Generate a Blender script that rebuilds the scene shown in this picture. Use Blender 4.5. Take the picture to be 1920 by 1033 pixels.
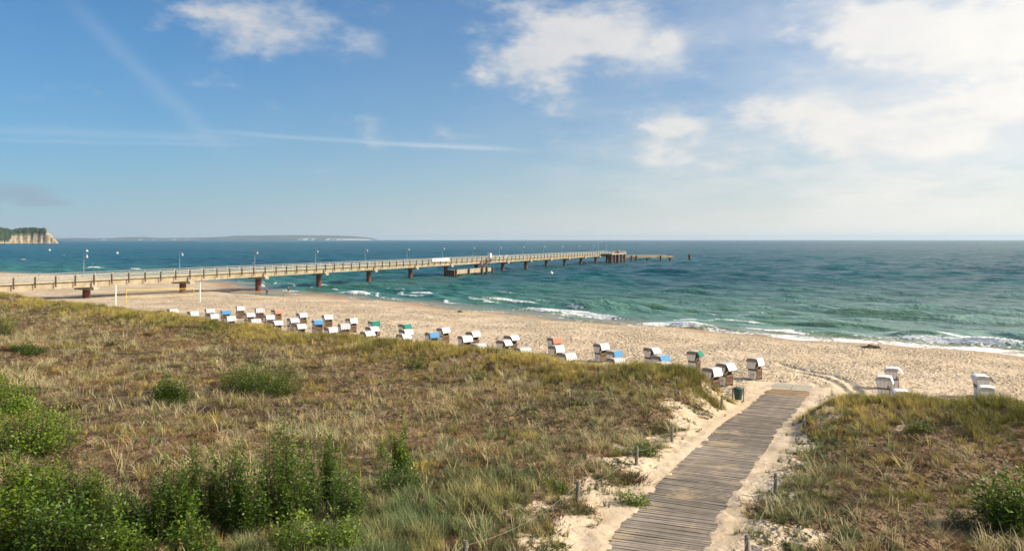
import bpy, math, random, time
import numpy as np
from mathutils import Vector, Matrix

R = math.radians
T0 = time.time()
scene = bpy.context.scene
for o in list(bpy.data.objects):
    bpy.data.objects.remove(o)

# ------------------------------------------------------------------ camera
CAM_Z = 12.0
F_PX = 1507.0            # focal length in pixels of the 1920 px wide photograph
HOR = 449.5              # horizon row
cam_d = bpy.data.cameras.new('camera')
cam = bpy.data.objects.new('camera', cam_d)
scene.collection.objects.link(cam)
cam.location = (0, 0, CAM_Z)
cam.rotation_euler = (R(90), 0, 0)
cam_d.sensor_width = 36
cam_d.lens = F_PX / 1920 * 36
cam_d.shift_y = -(516.5 - HOR) / 1920
cam_d.clip_start = 0.5
cam_d.clip_end = 90000
scene.camera = cam
cy = scene.cycles
cy.max_bounces = 5
cy.use_adaptive_sampling = True
cy.adaptive_threshold = 0.012
cy.adaptive_min_samples = 8
cy.diffuse_bounces = 2
cy.glossy_bounces = 2
cy.transmission_bounces = 3
cy.transparent_max_bounces = 4
cy.volume_bounces = 0
cy.caustics_reflective = False
cy.caustics_refractive = False

# ------------------------------------------------------------------ light
SUN_AZ, SUN_EL = 97.0, 35.0       # degrees, azimuth clockwise from +Y (view direction)
SKY_STRENGTH = 0.10
vs = scene.view_settings
vs.view_transform = 'Standard'
vs.look = 'None'
vs.exposure = 0.35
vs.gamma = 1.0
vs.use_curve_mapping = False

sun_d = bpy.data.lights.new('sun', 'SUN')
sun_d.energy = 4.6
sun_d.angle = R(0.5)
sun_d.color = (1.0, 0.885, 0.71)
sun = bpy.data.objects.new('sun', sun_d)
scene.collection.objects.link(sun)
sv = Vector((math.sin(R(SUN_AZ)) * math.cos(R(SUN_EL)), math.cos(R(SUN_AZ)) * math.cos(R(SUN_EL)), math.sin(R(SUN_EL))))
sun.rotation_euler = sv.to_track_quat('Z', 'Y').to_euler()


class NT:
    """small helper for node trees"""
    def __init__(self, nt):
        self.nt = nt
        nt.nodes.clear()

    def n(self, typ, ins=None, **kw):
        nd = self.nt.nodes.new(typ)
        for k, v in kw.items():
            setattr(nd, k, v)
        for k, v in (ins or {}).items():
            if isinstance(v, bpy.types.NodeSocket):
                self.nt.links.new(v, nd.inputs[k])
            else:
                nd.inputs[k].default_value = v
        return nd

    def m(self, op, a, b=0.0, c=0.0, clamp=False):
        nd = self.n('ShaderNodeMath', {0: a, 1: b, 2: c}, operation=op)
        nd.use_clamp = clamp
        return nd.outputs[0]

    def ramp(self, fac, stops, interp='LINEAR'):
        nd = self.n('ShaderNodeValToRGB', {0: fac})
        cr = nd.color_ramp
        cr.interpolation = interp
        while len(cr.elements) < len(stops):
            cr.elements.new(0.5)
        for e, (p, c) in zip(cr.elements, stops):
            e.position = p
            e.color = (c[0], c[1], c[2], 1) if not isinstance(c, (int, float)) else (c, c, c, 1)
        return nd.outputs[0]

    def smooth(self, x, lo, hi):
        nd = self.n('ShaderNodeMapRange', {0: x, 1: lo, 2: hi, 3: 0.0, 4: 1.0}, interpolation_type='SMOOTHSTEP')
        return nd.outputs[0]

    def mix(self, f, a, b, mode='MIX'):
        nd = self.n('ShaderNodeMix', data_type='RGBA', blend_type=mode)
        for k, v in ((0, f), (6, a), (7, b)):
            if isinstance(v, bpy.types.NodeSocket):
                self.nt.links.new(v, nd.inputs[k])
            elif k == 0:
                nd.inputs[k].default_value = v
            else:
                nd.inputs[k].default_value = (v[0], v[1], v[2], 1)
        return nd.outputs[2]

    def noise(self, vec, scale, detail=4, rough=0.55, dist=0.0):
        nd = self.n('ShaderNodeTexNoise', {'Scale': scale, 'Detail': detail, 'Roughness': rough, 'Distortion': dist})
        if vec is not None:
            self.nt.links.new(vec, nd.inputs['Vector'])
        return nd.outputs[0]


# ------------------------------------------------------------------ world: sky with clouds
world = bpy.data.worlds.new('World')
scene.world = world
world.use_nodes = True
world.cycles.sampling_method = 'MANUAL'
world.cycles.sample_map_resolution = 512
W = NT(world.node_tree)
geo = W.n('ShaderNodeTexCoord').outputs['Generated']
sky = W.n('ShaderNodeTexSky', sky_type='NISHITA', sun_disc=False)
sky.sun_elevation = R(SUN_EL)
sky.sun_rotation = R(SUN_AZ)
sky.air_density = 1.0
sky.dust_density = 0.6
sky.ozone_density = 1.6
sep = W.n('ShaderNodeSeparateXYZ', {0: geo})
dx, dy, dz = sep.outputs
az = W.m('MULTIPLY', W.m('ARCTAN2', dx, dy), 180 / math.pi)       # 0 = view direction, + = right
el = W.m('MULTIPLY', W.m('ARCSINE', dz), 180 / math.pi)
ell = W.m('MAXIMUM', el, 0.0)
K = 1.0 / SKY_STRENGTH
# how far a direction lies towards the sun's side of the sky
hlen = W.m('SQRT', W.m('MAXIMUM', W.m('ADD', W.m('MULTIPLY', dx, dx), W.m('MULTIPLY', dy, dy)), 1e-4))
toward = W.m('DIVIDE', W.m('ADD', W.m('MULTIPLY', dx, math.sin(R(SUN_AZ))), W.m('MULTIPLY', dy, math.cos(R(SUN_AZ)))), hlen)
sun_side = W.smooth(toward, -0.53, 0.80)
# warped coordinates give the clouds ragged outlines
flat = W.n('ShaderNodeCombineXYZ', {0: dx, 1: dy, 2: W.m('MULTIPLY', dz, 2.0)}).outputs[0]
n_big = W.noise(flat, 7.0, 3, 0.55)
n_fine = W.noise(flat, 19.0, 6, 0.62)
tex = W.m('ADD', W.m('MULTIPLY', W.m('SUBTRACT', n_big, 0.5), 1.6), W.m('MULTIPLY', W.m('SUBTRACT', n_fine, 0.5), 2.0))
warp_a = W.m('ADD', az, W.m('MULTIPLY', W.m('SUBTRACT', n_fine, 0.5), 3.0))
warp_e = W.m('ADD', el, W.m('MULTIPLY', W.m('SUBTRACT', n_big, 0.5), 2.2))
wvec = W.n('ShaderNodeCombineXYZ', {0: warp_a, 1: warp_e}).outputs[0]


def px_dir(px, py):
    x, z = (px - 960) / F_PX, (HOR - py) / F_PX
    return math.degrees(math.atan2(x, 1)), math.degrees(math.atan2(z, math.hypot(x, 1)))


def total(lst):
    """sum of soft elliptical patches (one for each cloud bank seen in the sky)"""
    acc = 0.0
    sc_ = 180 / math.pi / F_PX
    for px, py, rx, ry, st in lst:
        a, e = px_dir(px, py)
        kx, ky = 1 / (rx * sc_), 1 / (ry * sc_)
        uv = W.n('ShaderNodeVectorMath', {0: wvec, 1: (kx, ky, 0), 2: (-a * kx, -e * ky, 0)}, operation='MULTIPLY_ADD').outputs[0]
        r2 = W.n('ShaderNodeVectorMath', {0: uv, 1: uv}, operation='DOT_PRODUCT').outputs['Value']
        acc = W.m('MULTIPLY_ADD', W.m('POWER', math.exp(-1), r2), st, acc)
    return acc


cum = total([(1090, 55, 170, 62, 1.0), (985, 110, 100, 34, 0.75), (1170, 110, 80, 55, 0.55), (1060, 190, 70, 34, 0.85), (1250, 80, 28, 24, 0.8), (930, 125, 60, 26, 0.4),
             (540, 60, 120, 60, 0.72), (420, 20, 80, 34, 0.5), (692, 80, 52, 44, 0.55), (680, 238, 60, 34, 0.62), (575, 205, 50, 20, 0.35), (1262, 231, 52, 15, 0.85)])
cum_r = total([(1590, 40, 120, 42, 0.7), (1770, 30, 170, 55, 0.8), (1740, 90, 120, 34, 0.55), (1600, 125, 100, 32, 0.55), (1440, 200, 110, 28, 0.8),
               (1560, 228, 80, 38, 0.65), (1690, 245, 150, 30, 0.7), (1850, 190, 170, 46, 0.85), (1800, 270, 150, 26, 0.5), (1582, 290, 46, 20, 0.6),
               (1190, 285, 150, 48, 0.36), (1350, 310, 110, 48, 0.55), (1950, 80, 110, 80, 0.8), (1060, 262, 44, 20, 0.4), (1300, 250, 120, 40, 0.3)])
# clouds beyond the frame: the same kind, scattered by a broad noise, on the rest of the sky
n_wide = W.noise(flat, 2.3, 1, 0.5)
outside = W.m('ADD', W.smooth(W.m('ABSOLUTE', az), 34, 48), W.smooth(el, 19, 27), clamp=True)
scat = W.m('MULTIPLY', W.m('MULTIPLY', W.smooth(n_wide, 0.46, 0.66), outside), W.m('ADD', 0.18, W.m('MULTIPLY', sun_side, 0.95)))
body = W.m('ADD', W.m('ADD', cum, cum_r), scat)
dens = W.smooth(W.m('ADD', body, W.m('MULTIPLY', tex, 0.80)), 0.16, 1.15)
# a thin veil of high cloud, thicker towards the sun
veil = W.m('MULTIPLY', W.m('ADD', W.m('MULTIPLY', W.smooth(toward, -0.12, 0.57), 0.9), 0.05), W.smooth(W.noise(flat, 6.0, 4, 0.6), 0.18, 0.72))


# contrails
def trail(p0, p1, w, s, soft=0.4):
    a0, e0 = px_dir(*p0)
    a1, e1 = px_dir(*p1)
    L = math.hypot(a1 - a0, e1 - e0)
    ux, uy = (a1 - a0) / L, (e1 - e0) / L
    ra, re = W.m('SUBTRACT', az, a0), W.m('SUBTRACT', el, e0)
    re = W.m('ADD', re, W.m('MULTIPLY', W.m('SUBTRACT', n_fine, 0.5), soft))
    t = W.m('ADD', W.m('MULTIPLY', ra, ux), W.m('MULTIPLY', re, uy))
    q = W.m('SUBTRACT', W.m('MULTIPLY', re, ux), W.m('MULTIPLY', ra, uy))
    q = W.m('DIVIDE', q, w)
    g = W.m('EXPONENT', W.m('MULTIPLY', W.m('MULTIPLY', q, q), -1.0))
    ends = W.m('MULTIPLY', W.smooth(t, -0.5, L * 0.25), W.m('SUBTRACT', 1.0, W.smooth(t, L * 0.75, L + 0.5)))
    g = W.m('MULTIPLY', g, ends)
    return W.m('MULTIPLY', W.m('MULTIPLY', g, W.m('ADD', n_big, 0.35)), s)


trails = W.m('ADD', W.m('ADD', trail((-400, 222), (560, 262), 0.30, 0.22), trail((330, 240), (1060, 284), 0.15, 0.42, 0.25)),
             W.m('ADD', trail((-300, 252), (560, 272), 0.12, 0.2, 0.2), trail((90, -40), (450, 310), 0.55, 0.17, 0.8)))
trails = W.m('ADD', trails, trail((730, 268), (960, 278), 0.2, 0.2, 0.3))
# small flat grey clouds low over the horizon
low_vec = W.n('ShaderNodeCombineXYZ', {0: W.m('MULTIPLY', az, 0.22), 1: W.m('MULTIPLY', el, 1.25), 2: 3.7}).outputs[0]
n_low = W.noise(low_vec, 1.25, 4, 0.6)
low_band = W.m('MULTIPLY', W.smooth(el, 0.6, 2.2), W.m('SUBTRACT', 1.0, W.smooth(el, 4.0, 7.0)))
low = W.m('MULTIPLY', W.smooth(n_low, 0.60, 0.76), low_band)
grey = total([(25, 358, 70, 16, 1.0), (85, 381, 38, 9, 1.0), (600, 340, 24, 8, 0.6)])
grey = W.smooth(W.m('ADD', grey, W.m('MULTIPLY', tex, 0.35)), 0.35, 1.0)

# colours (radiance, times K because the background strength is SKY_STRENGTH)
def kc(c, f=1.0):
    return (c[0] * K * f, c[1] * K * f, c[2] * K * f)


base = W.mix(1.0, sky.outputs[0], (0.10, 0.56, 0.90), 'MULTIPLY')
hz_col = W.mix(W.smooth(toward, -0.67, 0.515), kc((0.35, 0.43, 0.485)), kc((0.71, 0.65, 0.55)))
hz_fac = W.m('MULTIPLY', W.m('EXPONENT', W.m('MULTIPLY', ell, -0.15)), 0.97)
base = W.mix(hz_fac, base, hz_col)
veil_col = W.mix(sun_side, kc((0.46, 0.50, 0.54)), kc((0.74, 0.71, 0.66)))
base = W.mix(veil, base, veil_col)
# low thin layers of broken cloud over the sea, denser towards the sun
lay = W.noise(W.n('ShaderNodeCombineXYZ', {0: W.m('MULTIPLY', az, 0.10), 1: W.m('MULTIPLY', el, 0.42), 2: 8.1}).outputs[0], 1.0, 4, 0.62)
lay = W.m('MULTIPLY', W.smooth(lay, 0.40, 0.70), W.m('MULTIPLY', W.smooth(el, 14.0, 5.0), W.smooth(toward, -0.25, 0.35)))
base = W.mix(W.m('MULTIPLY', lay, 0.72), base, W.mix(sun_side, kc((0.52, 0.53, 0.54)), kc((0.72, 0.69, 0.64))))
base = W.mix(W.m('MULTIPLY', W.m('MINIMUM', trails, 0.75), 0.62), base, kc((0.58, 0.62, 0.66)))
shade = W.smooth(W.m('ADD', tex, W.m('MULTIPLY', dens, 0.9)), -0.2, 1.5)
cl_dark = W.mix(sun_side, kc((0.40, 0.45, 0.51)), kc((0.60, 0.59, 0.57)))
cl_lit = W.mix(sun_side, kc((0.55, 0.535, 0.53)), kc((0.74, 0.715, 0.67)))
cloud_col = W.mix(shade, cl_dark, cl_lit)
base = W.mix(W.m('MULTIPLY', dens, 0.86), base, cloud_col)
base = W.mix(W.m('MULTIPLY', low, 0.35), base, W.mix(sun_side, kc((0.28, 0.34, 0.40)), kc((0.48, 0.46, 0.43))))
base = W.mix(W.m('MULTIPLY', grey, 0.6), base, kc((0.24, 0.31, 0.39)))
# the hazy glow round the sun, which stands out of the picture to the right
cosang = W.n('ShaderNodeVectorMath', {0: geo, 1: tuple(sv)}, operation='DOT_PRODUCT').outputs['Value']
ang = W.m('ARCCOSINE', W.m('MINIMUM', cosang, 1.0))
glow = W.m('EXPONENT', W.m('MULTIPLY', ang, -1 / R(20)))
base = W.mix(1.0, base, W.mix(glow, (0, 0, 0), kc((1.0, 0.92, 0.78), 3.2)), 'ADD')
bg = W.n('ShaderNodeBackground', {0: base, 1: SKY_STRENGTH})
wo = W.n('ShaderNodeOutputWorld', {0: bg.outputs[0]})

# ------------------------------------------------------------------ helpers
COL = scene.collection


def link(o, parent=None):
    COL.objects.link(o)
    if parent is not None:
        o.parent = parent
    return o


def tag(o, label=None, cat=None, group=None, kind=None):
    if label:
        o['label'] = label
    if cat:
        o['category'] = cat
    if group:
        o['group'] = group
    if kind:
        o['kind'] = kind
    return o


def empty(name, loc=(0, 0, 0), rz=0.0):
    o = bpy.data.objects.new(name, None)
    o.empty_display_size = 0.2
    o.location = loc
    o.rotation_euler = (0, 0, rz)
    return link(o)


class MB:
    """collects simple solids into one mesh"""
    def __init__(self):
        self.v, self.f = [], []

    def add(self, verts, faces):
        b = len(self.v)
        self.v += [tuple(p) for p in verts]
        self.f += [tuple(b + i for i in fc) for fc in faces]
        return self

    def box(self, x0, x1, y0, y1, z0, z1):
        vs_ = [(x0, y0, z0), (x1, y0, z0), (x1, y1, z0), (x0, y1, z0), (x0, y0, z1), (x1, y0, z1), (x1, y1, z1), (x0, y1, z1)]
        return self.add(vs_, [(0, 3, 2, 1), (4, 5, 6, 7), (0, 1, 5, 4), (1, 2, 6, 5), (2, 3, 7, 6), (3, 0, 4, 7)])

    def bar(self, a, b, w, h, up=(0, 0, 1)):
        a, b = Vector(a), Vector(b)
        d = (b - a).normalized()
        u = Vector(up)
        s = d.cross(u)
        if s.length < 1e-4:
            s = d.cross(Vector((1, 0, 0)))
        s.normalize()
        u = s.cross(d).normalized()
        pts = []
        for p in (a, b):
            for i, j in ((-1, -1), (1, -1), (1, 1), (-1, 1)):
                pts.append(p + s * (i * w / 2) + u * (j * h / 2))
        return self.add(pts, [(0, 1, 2, 3), (7, 6, 5, 4), (0, 4, 5, 1), (1, 5, 6, 2), (2, 6, 7, 3), (3, 7, 4, 0)])

    def tube(self, pts, rad, n=8):
        pts = [Vector(p) for p in pts]
        if isinstance(rad, (int, float)):
            rad = [rad] * len(pts)
        rings = []
        for i, p in enumerate(pts):
            d = (pts[min(i + 1, len(pts) - 1)] - pts[max(i - 1, 0)]).normalized()
            s = d.cross(Vector((0, 0, 1)))
            if s.length < 1e-3:
                s = Vector((1, 0, 0))
            s.normalize()
            u = s.cross(d)
            rings.append([p + (s * math.cos(2 * math.pi * k / n) + u * math.sin(2 * math.pi * k / n)) * rad[i] for k in range(n)])
        vs_ = [q for r in rings for q in r]
        fs = []
        for i in range(len(pts) - 1):
            for k in range(n):
                k2 = (k + 1) % n
                fs.append((i * n + k, i * n + k2, (i + 1) * n + k2, (i + 1) * n + k))
        fs.append(tuple(range(n - 1, -1, -1)))
        fs.append(tuple((len(pts) - 1) * n + k for k in range(n)))
        return self.add(vs_, fs)

    def prism(self, poly, y0, y1):
        """polygon in XZ extruded along Y"""
        n = len(poly)
        vs_ = [(x, y0, z) for x, z in poly] + [(x, y1, z) for x, z in poly]
        fs = [tuple(range(n)), tuple(range(2 * n - 1, n - 1, -1))]
        for i in range(n):
            j = (i + 1) % n
            fs.append((i, n + i, n + j, j))
        return self.add(vs_, fs)

    def mesh(self, name, mat=None, smooth=False):
        me = bpy.data.meshes.new(name)
        me.from_pydata(self.v, [], self.f)
        if mat:
            me.materials.append(mat)
        if smooth:
            me.polygons.foreach_set('use_smooth', [True] * len(me.polygons))
        me.update()
        return me

    def build(self, name, mat=None, parent=None, smooth=False):
        return link(bpy.data.objects.new(name, self.mesh(name, mat, smooth)), parent)


def np_mesh(name, verts, quads, mat=None, smooth=True):
    me = bpy.data.meshes.new(name)
    nv, nq = len(verts), len(quads)
    k = quads.shape[1]
    me.vertices.add(nv)
    me.vertices.foreach_set('co', np.asarray(verts, dtype=np.float32).ravel())
    me.loops.add(nq * k)
    me.loops.foreach_set('vertex_index', np.asarray(quads, dtype=np.int32).ravel())
    me.polygons.add(nq)
    me.polygons.foreach_set('loop_start', np.arange(0, nq * k, k, dtype=np.int32))
    try:
        me.polygons.foreach_set('loop_total', np.full(nq, k, dtype=np.int32))
    except Exception:
        pass
    me.update(calc_edges=True)
    if smooth:
        me.polygons.foreach_set('use_smooth', np.ones(nq, dtype=bool))
    if mat:
        me.materials.append(mat)
    return me


def fattr(me, name, arr):
    a = me.attributes.new(name, 'FLOAT', 'POINT')
    a.data.foreach_set('value', np.asarray(arr, dtype=np.float32).ravel())


def grid_quads(nr, nc):
    i = np.arange(nr * nc).reshape(nr, nc)
    return np.stack([i[:-1, :-1], i[:-1, 1:], i[1:, 1:], i[1:, :-1]], -1).reshape(-1, 4)


# --- numpy gradient noise
def _h(ix, iy, seed):
    h = (ix.astype(np.int64) * 374761393 + iy.astype(np.int64) * 668265263 + seed * 1442695041) & 0xFFFFFFFF
    h = ((h ^ (h >> 13)) * 1274126177) & 0xFFFFFFFF
    return ((h ^ (h >> 16)) & 0xFFFF) / 65535.0 * 2 * math.pi


def pnoise(x, y, seed=0):
    x, y = np.asarray(x, float), np.asarray(y, float)
    ix, iy = np.floor(x), np.floor(y)
    fx, fy = x - ix, y - iy
    ux, uy = fx * fx * fx * (fx * (fx * 6 - 15) + 10), fy * fy * fy * (fy * (fy * 6 - 15) + 10)

    def g(ox, oy):
        a = _h(ix + ox, iy + oy, seed)
        return np.cos(a) * (fx - ox) + np.sin(a) * (fy - oy)
    a, b, c, d = g(0, 0), g(1, 0), g(0, 1), g(1, 1)
    return (a + (b - a) * ux + (c - a) * uy + (a - b - c + d) * ux * uy) * 1.5


def fbm(x, y, seed=0, oct_=4, rough=0.5):
    t, amp, f = 0, 1.0, 1.0
    for o in range(oct_):
        t = t + amp * pnoise(np.asarray(x) * f, np.asarray(y) * f, seed + o * 17)
        amp *= rough
        f *= 2.03
    return t


def sstep(x, a, b):
    t = np.clip((np.asarray(x, float) - a) / (b - a), 0, 1)
    return t * t * (3 - 2 * t)


# ------------------------------------------------------------------ the lie of the land
ES = (0.735, -0.677)       # along the shore (to the right)
EV = (0.677, 0.735)        # out to sea


def to_sv(x, y):
    return x * ES[0] + y * ES[1], x * EV[0] + y * EV[1]


def from_sv(s, v):
    return s * ES[0] + v * EV[0], s * ES[1] + v * EV[1]


SH = np.array([(-700, 60), (-420, 80), (-334, 89), (-280, 100), (-232, 112), (-205, 110), (-180, 101), (-165, 98.5), (-143, 100), (-111, 97.5), (-81, 93.5),
               (-53, 95), (-34, 96), (-17, 97), (30, 98), (200, 100)], float)
VC = np.array([(-700, 32), (-142, 36.0), (-100, 37.2), (-70, 38.5), (-46, 40.6), (-30, 41.6), (-20, 42.2), (0, 42.6), (60, 43), (200, 43)], float)
PATH = np.array([(-3.5, 4, 3.75), (1.2, 14.5, 3.65), (3.9, 21.7, 3.6), (5.1, 24.8, 3.6), (6.7, 28.1, 3.58), (8.7, 32.4, 3.4), (11.5, 38.7, 3.0),
                 (14.4, 44.7, 2.5), (18.2, 52.8, 2.03), (19.6, 55.8, 2.0)], float)


def shore(s):
    return np.interp(s, SH[:, 0], SH[:, 1]) + 1.1 * np.sin(s * 0.21 + 0.7) * sstep(s, -260, -150) + 0.6 * np.sin(s * 0.53)


def path_dist(x, y):
    """signed distance to the path's centre line (+ = right) and the path's height there"""
    x, y = np.asarray(x, float), np.asarray(y, float)
    best = np.full(x.shape, 1e9)
    sd = np.zeros(x.shape)
    pz = np.zeros(x.shape)
    for (x0, y0, z0), (x1, y1, z1) in zip(PATH[:-1], PATH[1:]):
        ex, ey = x1 - x0, y1 - y0
        L2 = ex * ex + ey * ey
        t = np.clip(((x - x0) * ex + (y - y0) * ey) / L2, 0, 1)
        qx, qy = x - (x0 + t * ex), y - (y0 + t * ey)
        d = np.hypot(qx, qy)
        m = d < best
        best = np.where(m, d, best)
        sd = np.where(m, np.sign(qx * ey - qy * ex) * d, sd)
        pz = np.where(m, z0 + t * (z1 - z0), pz)
    return sd, pz


TRACKS = [[(1440, 690), (1500, 692), (1540, 700), (1575, 715), (1592, 732), (1598, 748)], [(1440, 683), (1510, 687), (1560, 697), (1590, 710), (1612, 730)],
          [(1530, 715), (1542, 725), (1545, 742)], [(1462, 672), (1500, 684), (1560, 696)], [(1660, 728), (1780, 724), (1920, 735)]]
TRK = []
for pl in TRACKS:
    w = []
    for px, py in pl:
        d_ = 10.0 * F_PX / (py - HOR)
        w.append(((px - 960) / F_PX * d_, d_))
    TRK.append(w)


def track_mask(x, y):
    best = np.full(np.shape(x), 1e9)
    for pl in TRK:
        for (x0, y0), (x1, y1) in zip(pl[:-1], pl[1:]):
            ex, ey = x1 - x0, y1 - y0
            t = np.clip(((x - x0) * ex + (y - y0) * ey) / (ex * ex + ey * ey), 0, 1)
            best = np.minimum(best, np.hypot(x - x0 - t * ex, y - y0 - t * ey))
    return best


def height(x, y, fine=True):
    x, y = np.asarray(x, float), np.asarray(y, float)
    s, v = to_sv(x, y)
    d = shore(s) - v
    zb = np.interp(d, [-400, -60, -15, 0, 3, 7, 12, 30, 50, 80], [-9, -3.2, -1.1, -0.05, 0.32, 0.78, 0.95, 1.5, 2.0, 2.25])
    zb = np.where(zb > 0, zb * np.interp(s, [-190, -110], [0.66, 1.0]), zb)
    zb = zb + 0.10 * fbm(x / 9, y / 9, 3, 3) * sstep(d, 3, 14)
    # shallow lagoon at the water's edge beside the pier
    lx, ly = s + 158, v - 90.5
    zb = zb - 1.05 * np.exp(-((lx / 16) ** 2 + (ly / 4.2) ** 2))
    # seaweed and sand heap at the water's edge
    if fine:
        zb = zb + sstep(d, 4, 16) * (0.085 * fbm(x / 0.7, y / 0.7, 9, 2) - 0.05 * np.abs(pnoise(x / 1.7, y / 1.7, 10)))
        tm = track_mask(x, y)
        zb = zb - 0.10 * np.exp(-(tm / 0.22) ** 2) + 0.05 * np.exp(-((tm - 0.5) / 0.2) ** 2)
    vc = np.interp(s, VC[:, 0], VC[:, 1]) + 0.9 * pnoise(s / 11, v * 0 + 3.3, 5)
    top = 3.75 + 0.35 * np.exp(-((v - vc + 2.5) / 3.0) ** 2) - 0.25 * np.exp(-((v - vc + 11) / 6.0) ** 2) + 0.42 * fbm(x / 13, y / 13, 21, 3)
    top = top + 0.35 * sstep(v, 30, 10) + 0.5 * sstep(s, -15, -8) * sstep(v, 34, 40)
    if fine:
        top = top + 0.07 * fbm(x / 1.3, y / 1.3, 31, 3)
    k = sstep(v, vc + 4.2, vc - 1.0)
    z = zb + (top - zb) * k
    # the cutting of the path
    sd, pz = path_dist(x, y)
    a = np.abs(sd)
    w = 1.75 + 0.25 * pnoise(x / 2.3, y / 2.3, 44)
    out = np.where(sd < 0, 3.9, 3.3) + 0.8 * pnoise(x / 4, y / 4, 45)
    t = sstep(a, w, out + 0.6)
    inpath = pz + 0.02 + 0.07 * fbm(x / 1.1, y / 1.1, 46, 2) * sstep(a, 0.9, 1.4) + 0.05 * sstep(a, 1.1, 1.7)
    inpath = np.where(a < 1.12, pz - 0.05, inpath)
    zz = inpath + (z - inpath) * t
    onp = (y < 56.5)
    end = sstep(y, 56.5, 53.5)
    z = np.where(onp, z + (zz - z) * end, z)
    return z


HG = {}


def H1(x, y):
    """ground height at one place, read from the finished land grid"""
    d_, t_ = HG['d'], HG['t']
    if not (d_[0] < y < d_[-1]) or not (t_[0] < x / y < t_[-1]):
        return float(height(np.array([x]), np.array([y]))[0])
    i = min(int(np.searchsorted(d_, y)) - 1, len(d_) - 2)
    j = min(int(np.searchsorted(t_, x / y)) - 1, len(t_) - 2)
    a = (y - d_[i]) / (d_[i + 1] - d_[i])
    b = (x / y - t_[j]) / (t_[j + 1] - t_[j])
    z = HG['z']
    return float((z[i, j] * (1 - b) + z[i, j + 1] * b) * (1 - a) + (z[i + 1, j] * (1 - b) + z[i + 1, j + 1] * b) * a)


def ground(px, py, h=0.0):
    """the point of the land seen at a pixel of the photograph (h metres above ground)"""
    z = 3.0
    for _ in range(40):
        d = (CAM_Z - z - h) * F_PX / (py - HOR)
        x = (px - 960) / F_PX * d
        z = 0.5 * z + 0.5 * H1(x, d)
    return x, d, z


def at(px, py, z):
    d = (CAM_Z - z) * F_PX / (py - HOR)
    return (px - 960) / F_PX * d, d


# ------------------------------------------------------------------ materials
def new_mat(name):
    m = bpy.data.materials.new(name)
    m.use_nodes = True
    return m, NT(m.node_tree)


def finish(N, shader, disp=None):
    N.n('ShaderNodeOutputMaterial', {0: shader})


def simple(name, col, rough=0.6, noise_amt=0.12, scale=6.0, metal=0.0, bump=0.0, spec=0.4, col2=None, island=0.0):
    m, N = new_mat(name)
    co = N.n('ShaderNodeTexCoord').outputs['Object']
    nz = N.noise(co, scale, 5, 0.6)
    c2 = col2 or tuple(c * (1 - 2.2 * noise_amt) for c in col)
    c = N.mix(N.smooth(nz, 0.3, 0.7), c2, col)
    if island:
        rnd = N.n('ShaderNodeObjectInfo').outputs['Random']
        g = N.m('ADD', N.m('MULTIPLY', rnd, island), 1 - island / 2)
        c = N.mix(1.0, c, N.n('ShaderNodeCombineColor', {0: g, 1: g, 2: g}).outputs[0], 'MULTIPLY')
    ins = {'Base Color': c, 'Roughness': rough, 'Metallic': metal, 'Specular IOR Level': spec}
    b = N.n('ShaderNodeBsdfPrincipled', ins)
    if bump:
        bn = N.n('ShaderNodeBump', {'Height': nz, 'Strength': bump, 'Distance': 0.02})
        N.nt.links.new(bn.outputs[0], b.inputs['Normal'])
    finish(N, b.outputs[0])
    return m


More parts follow.
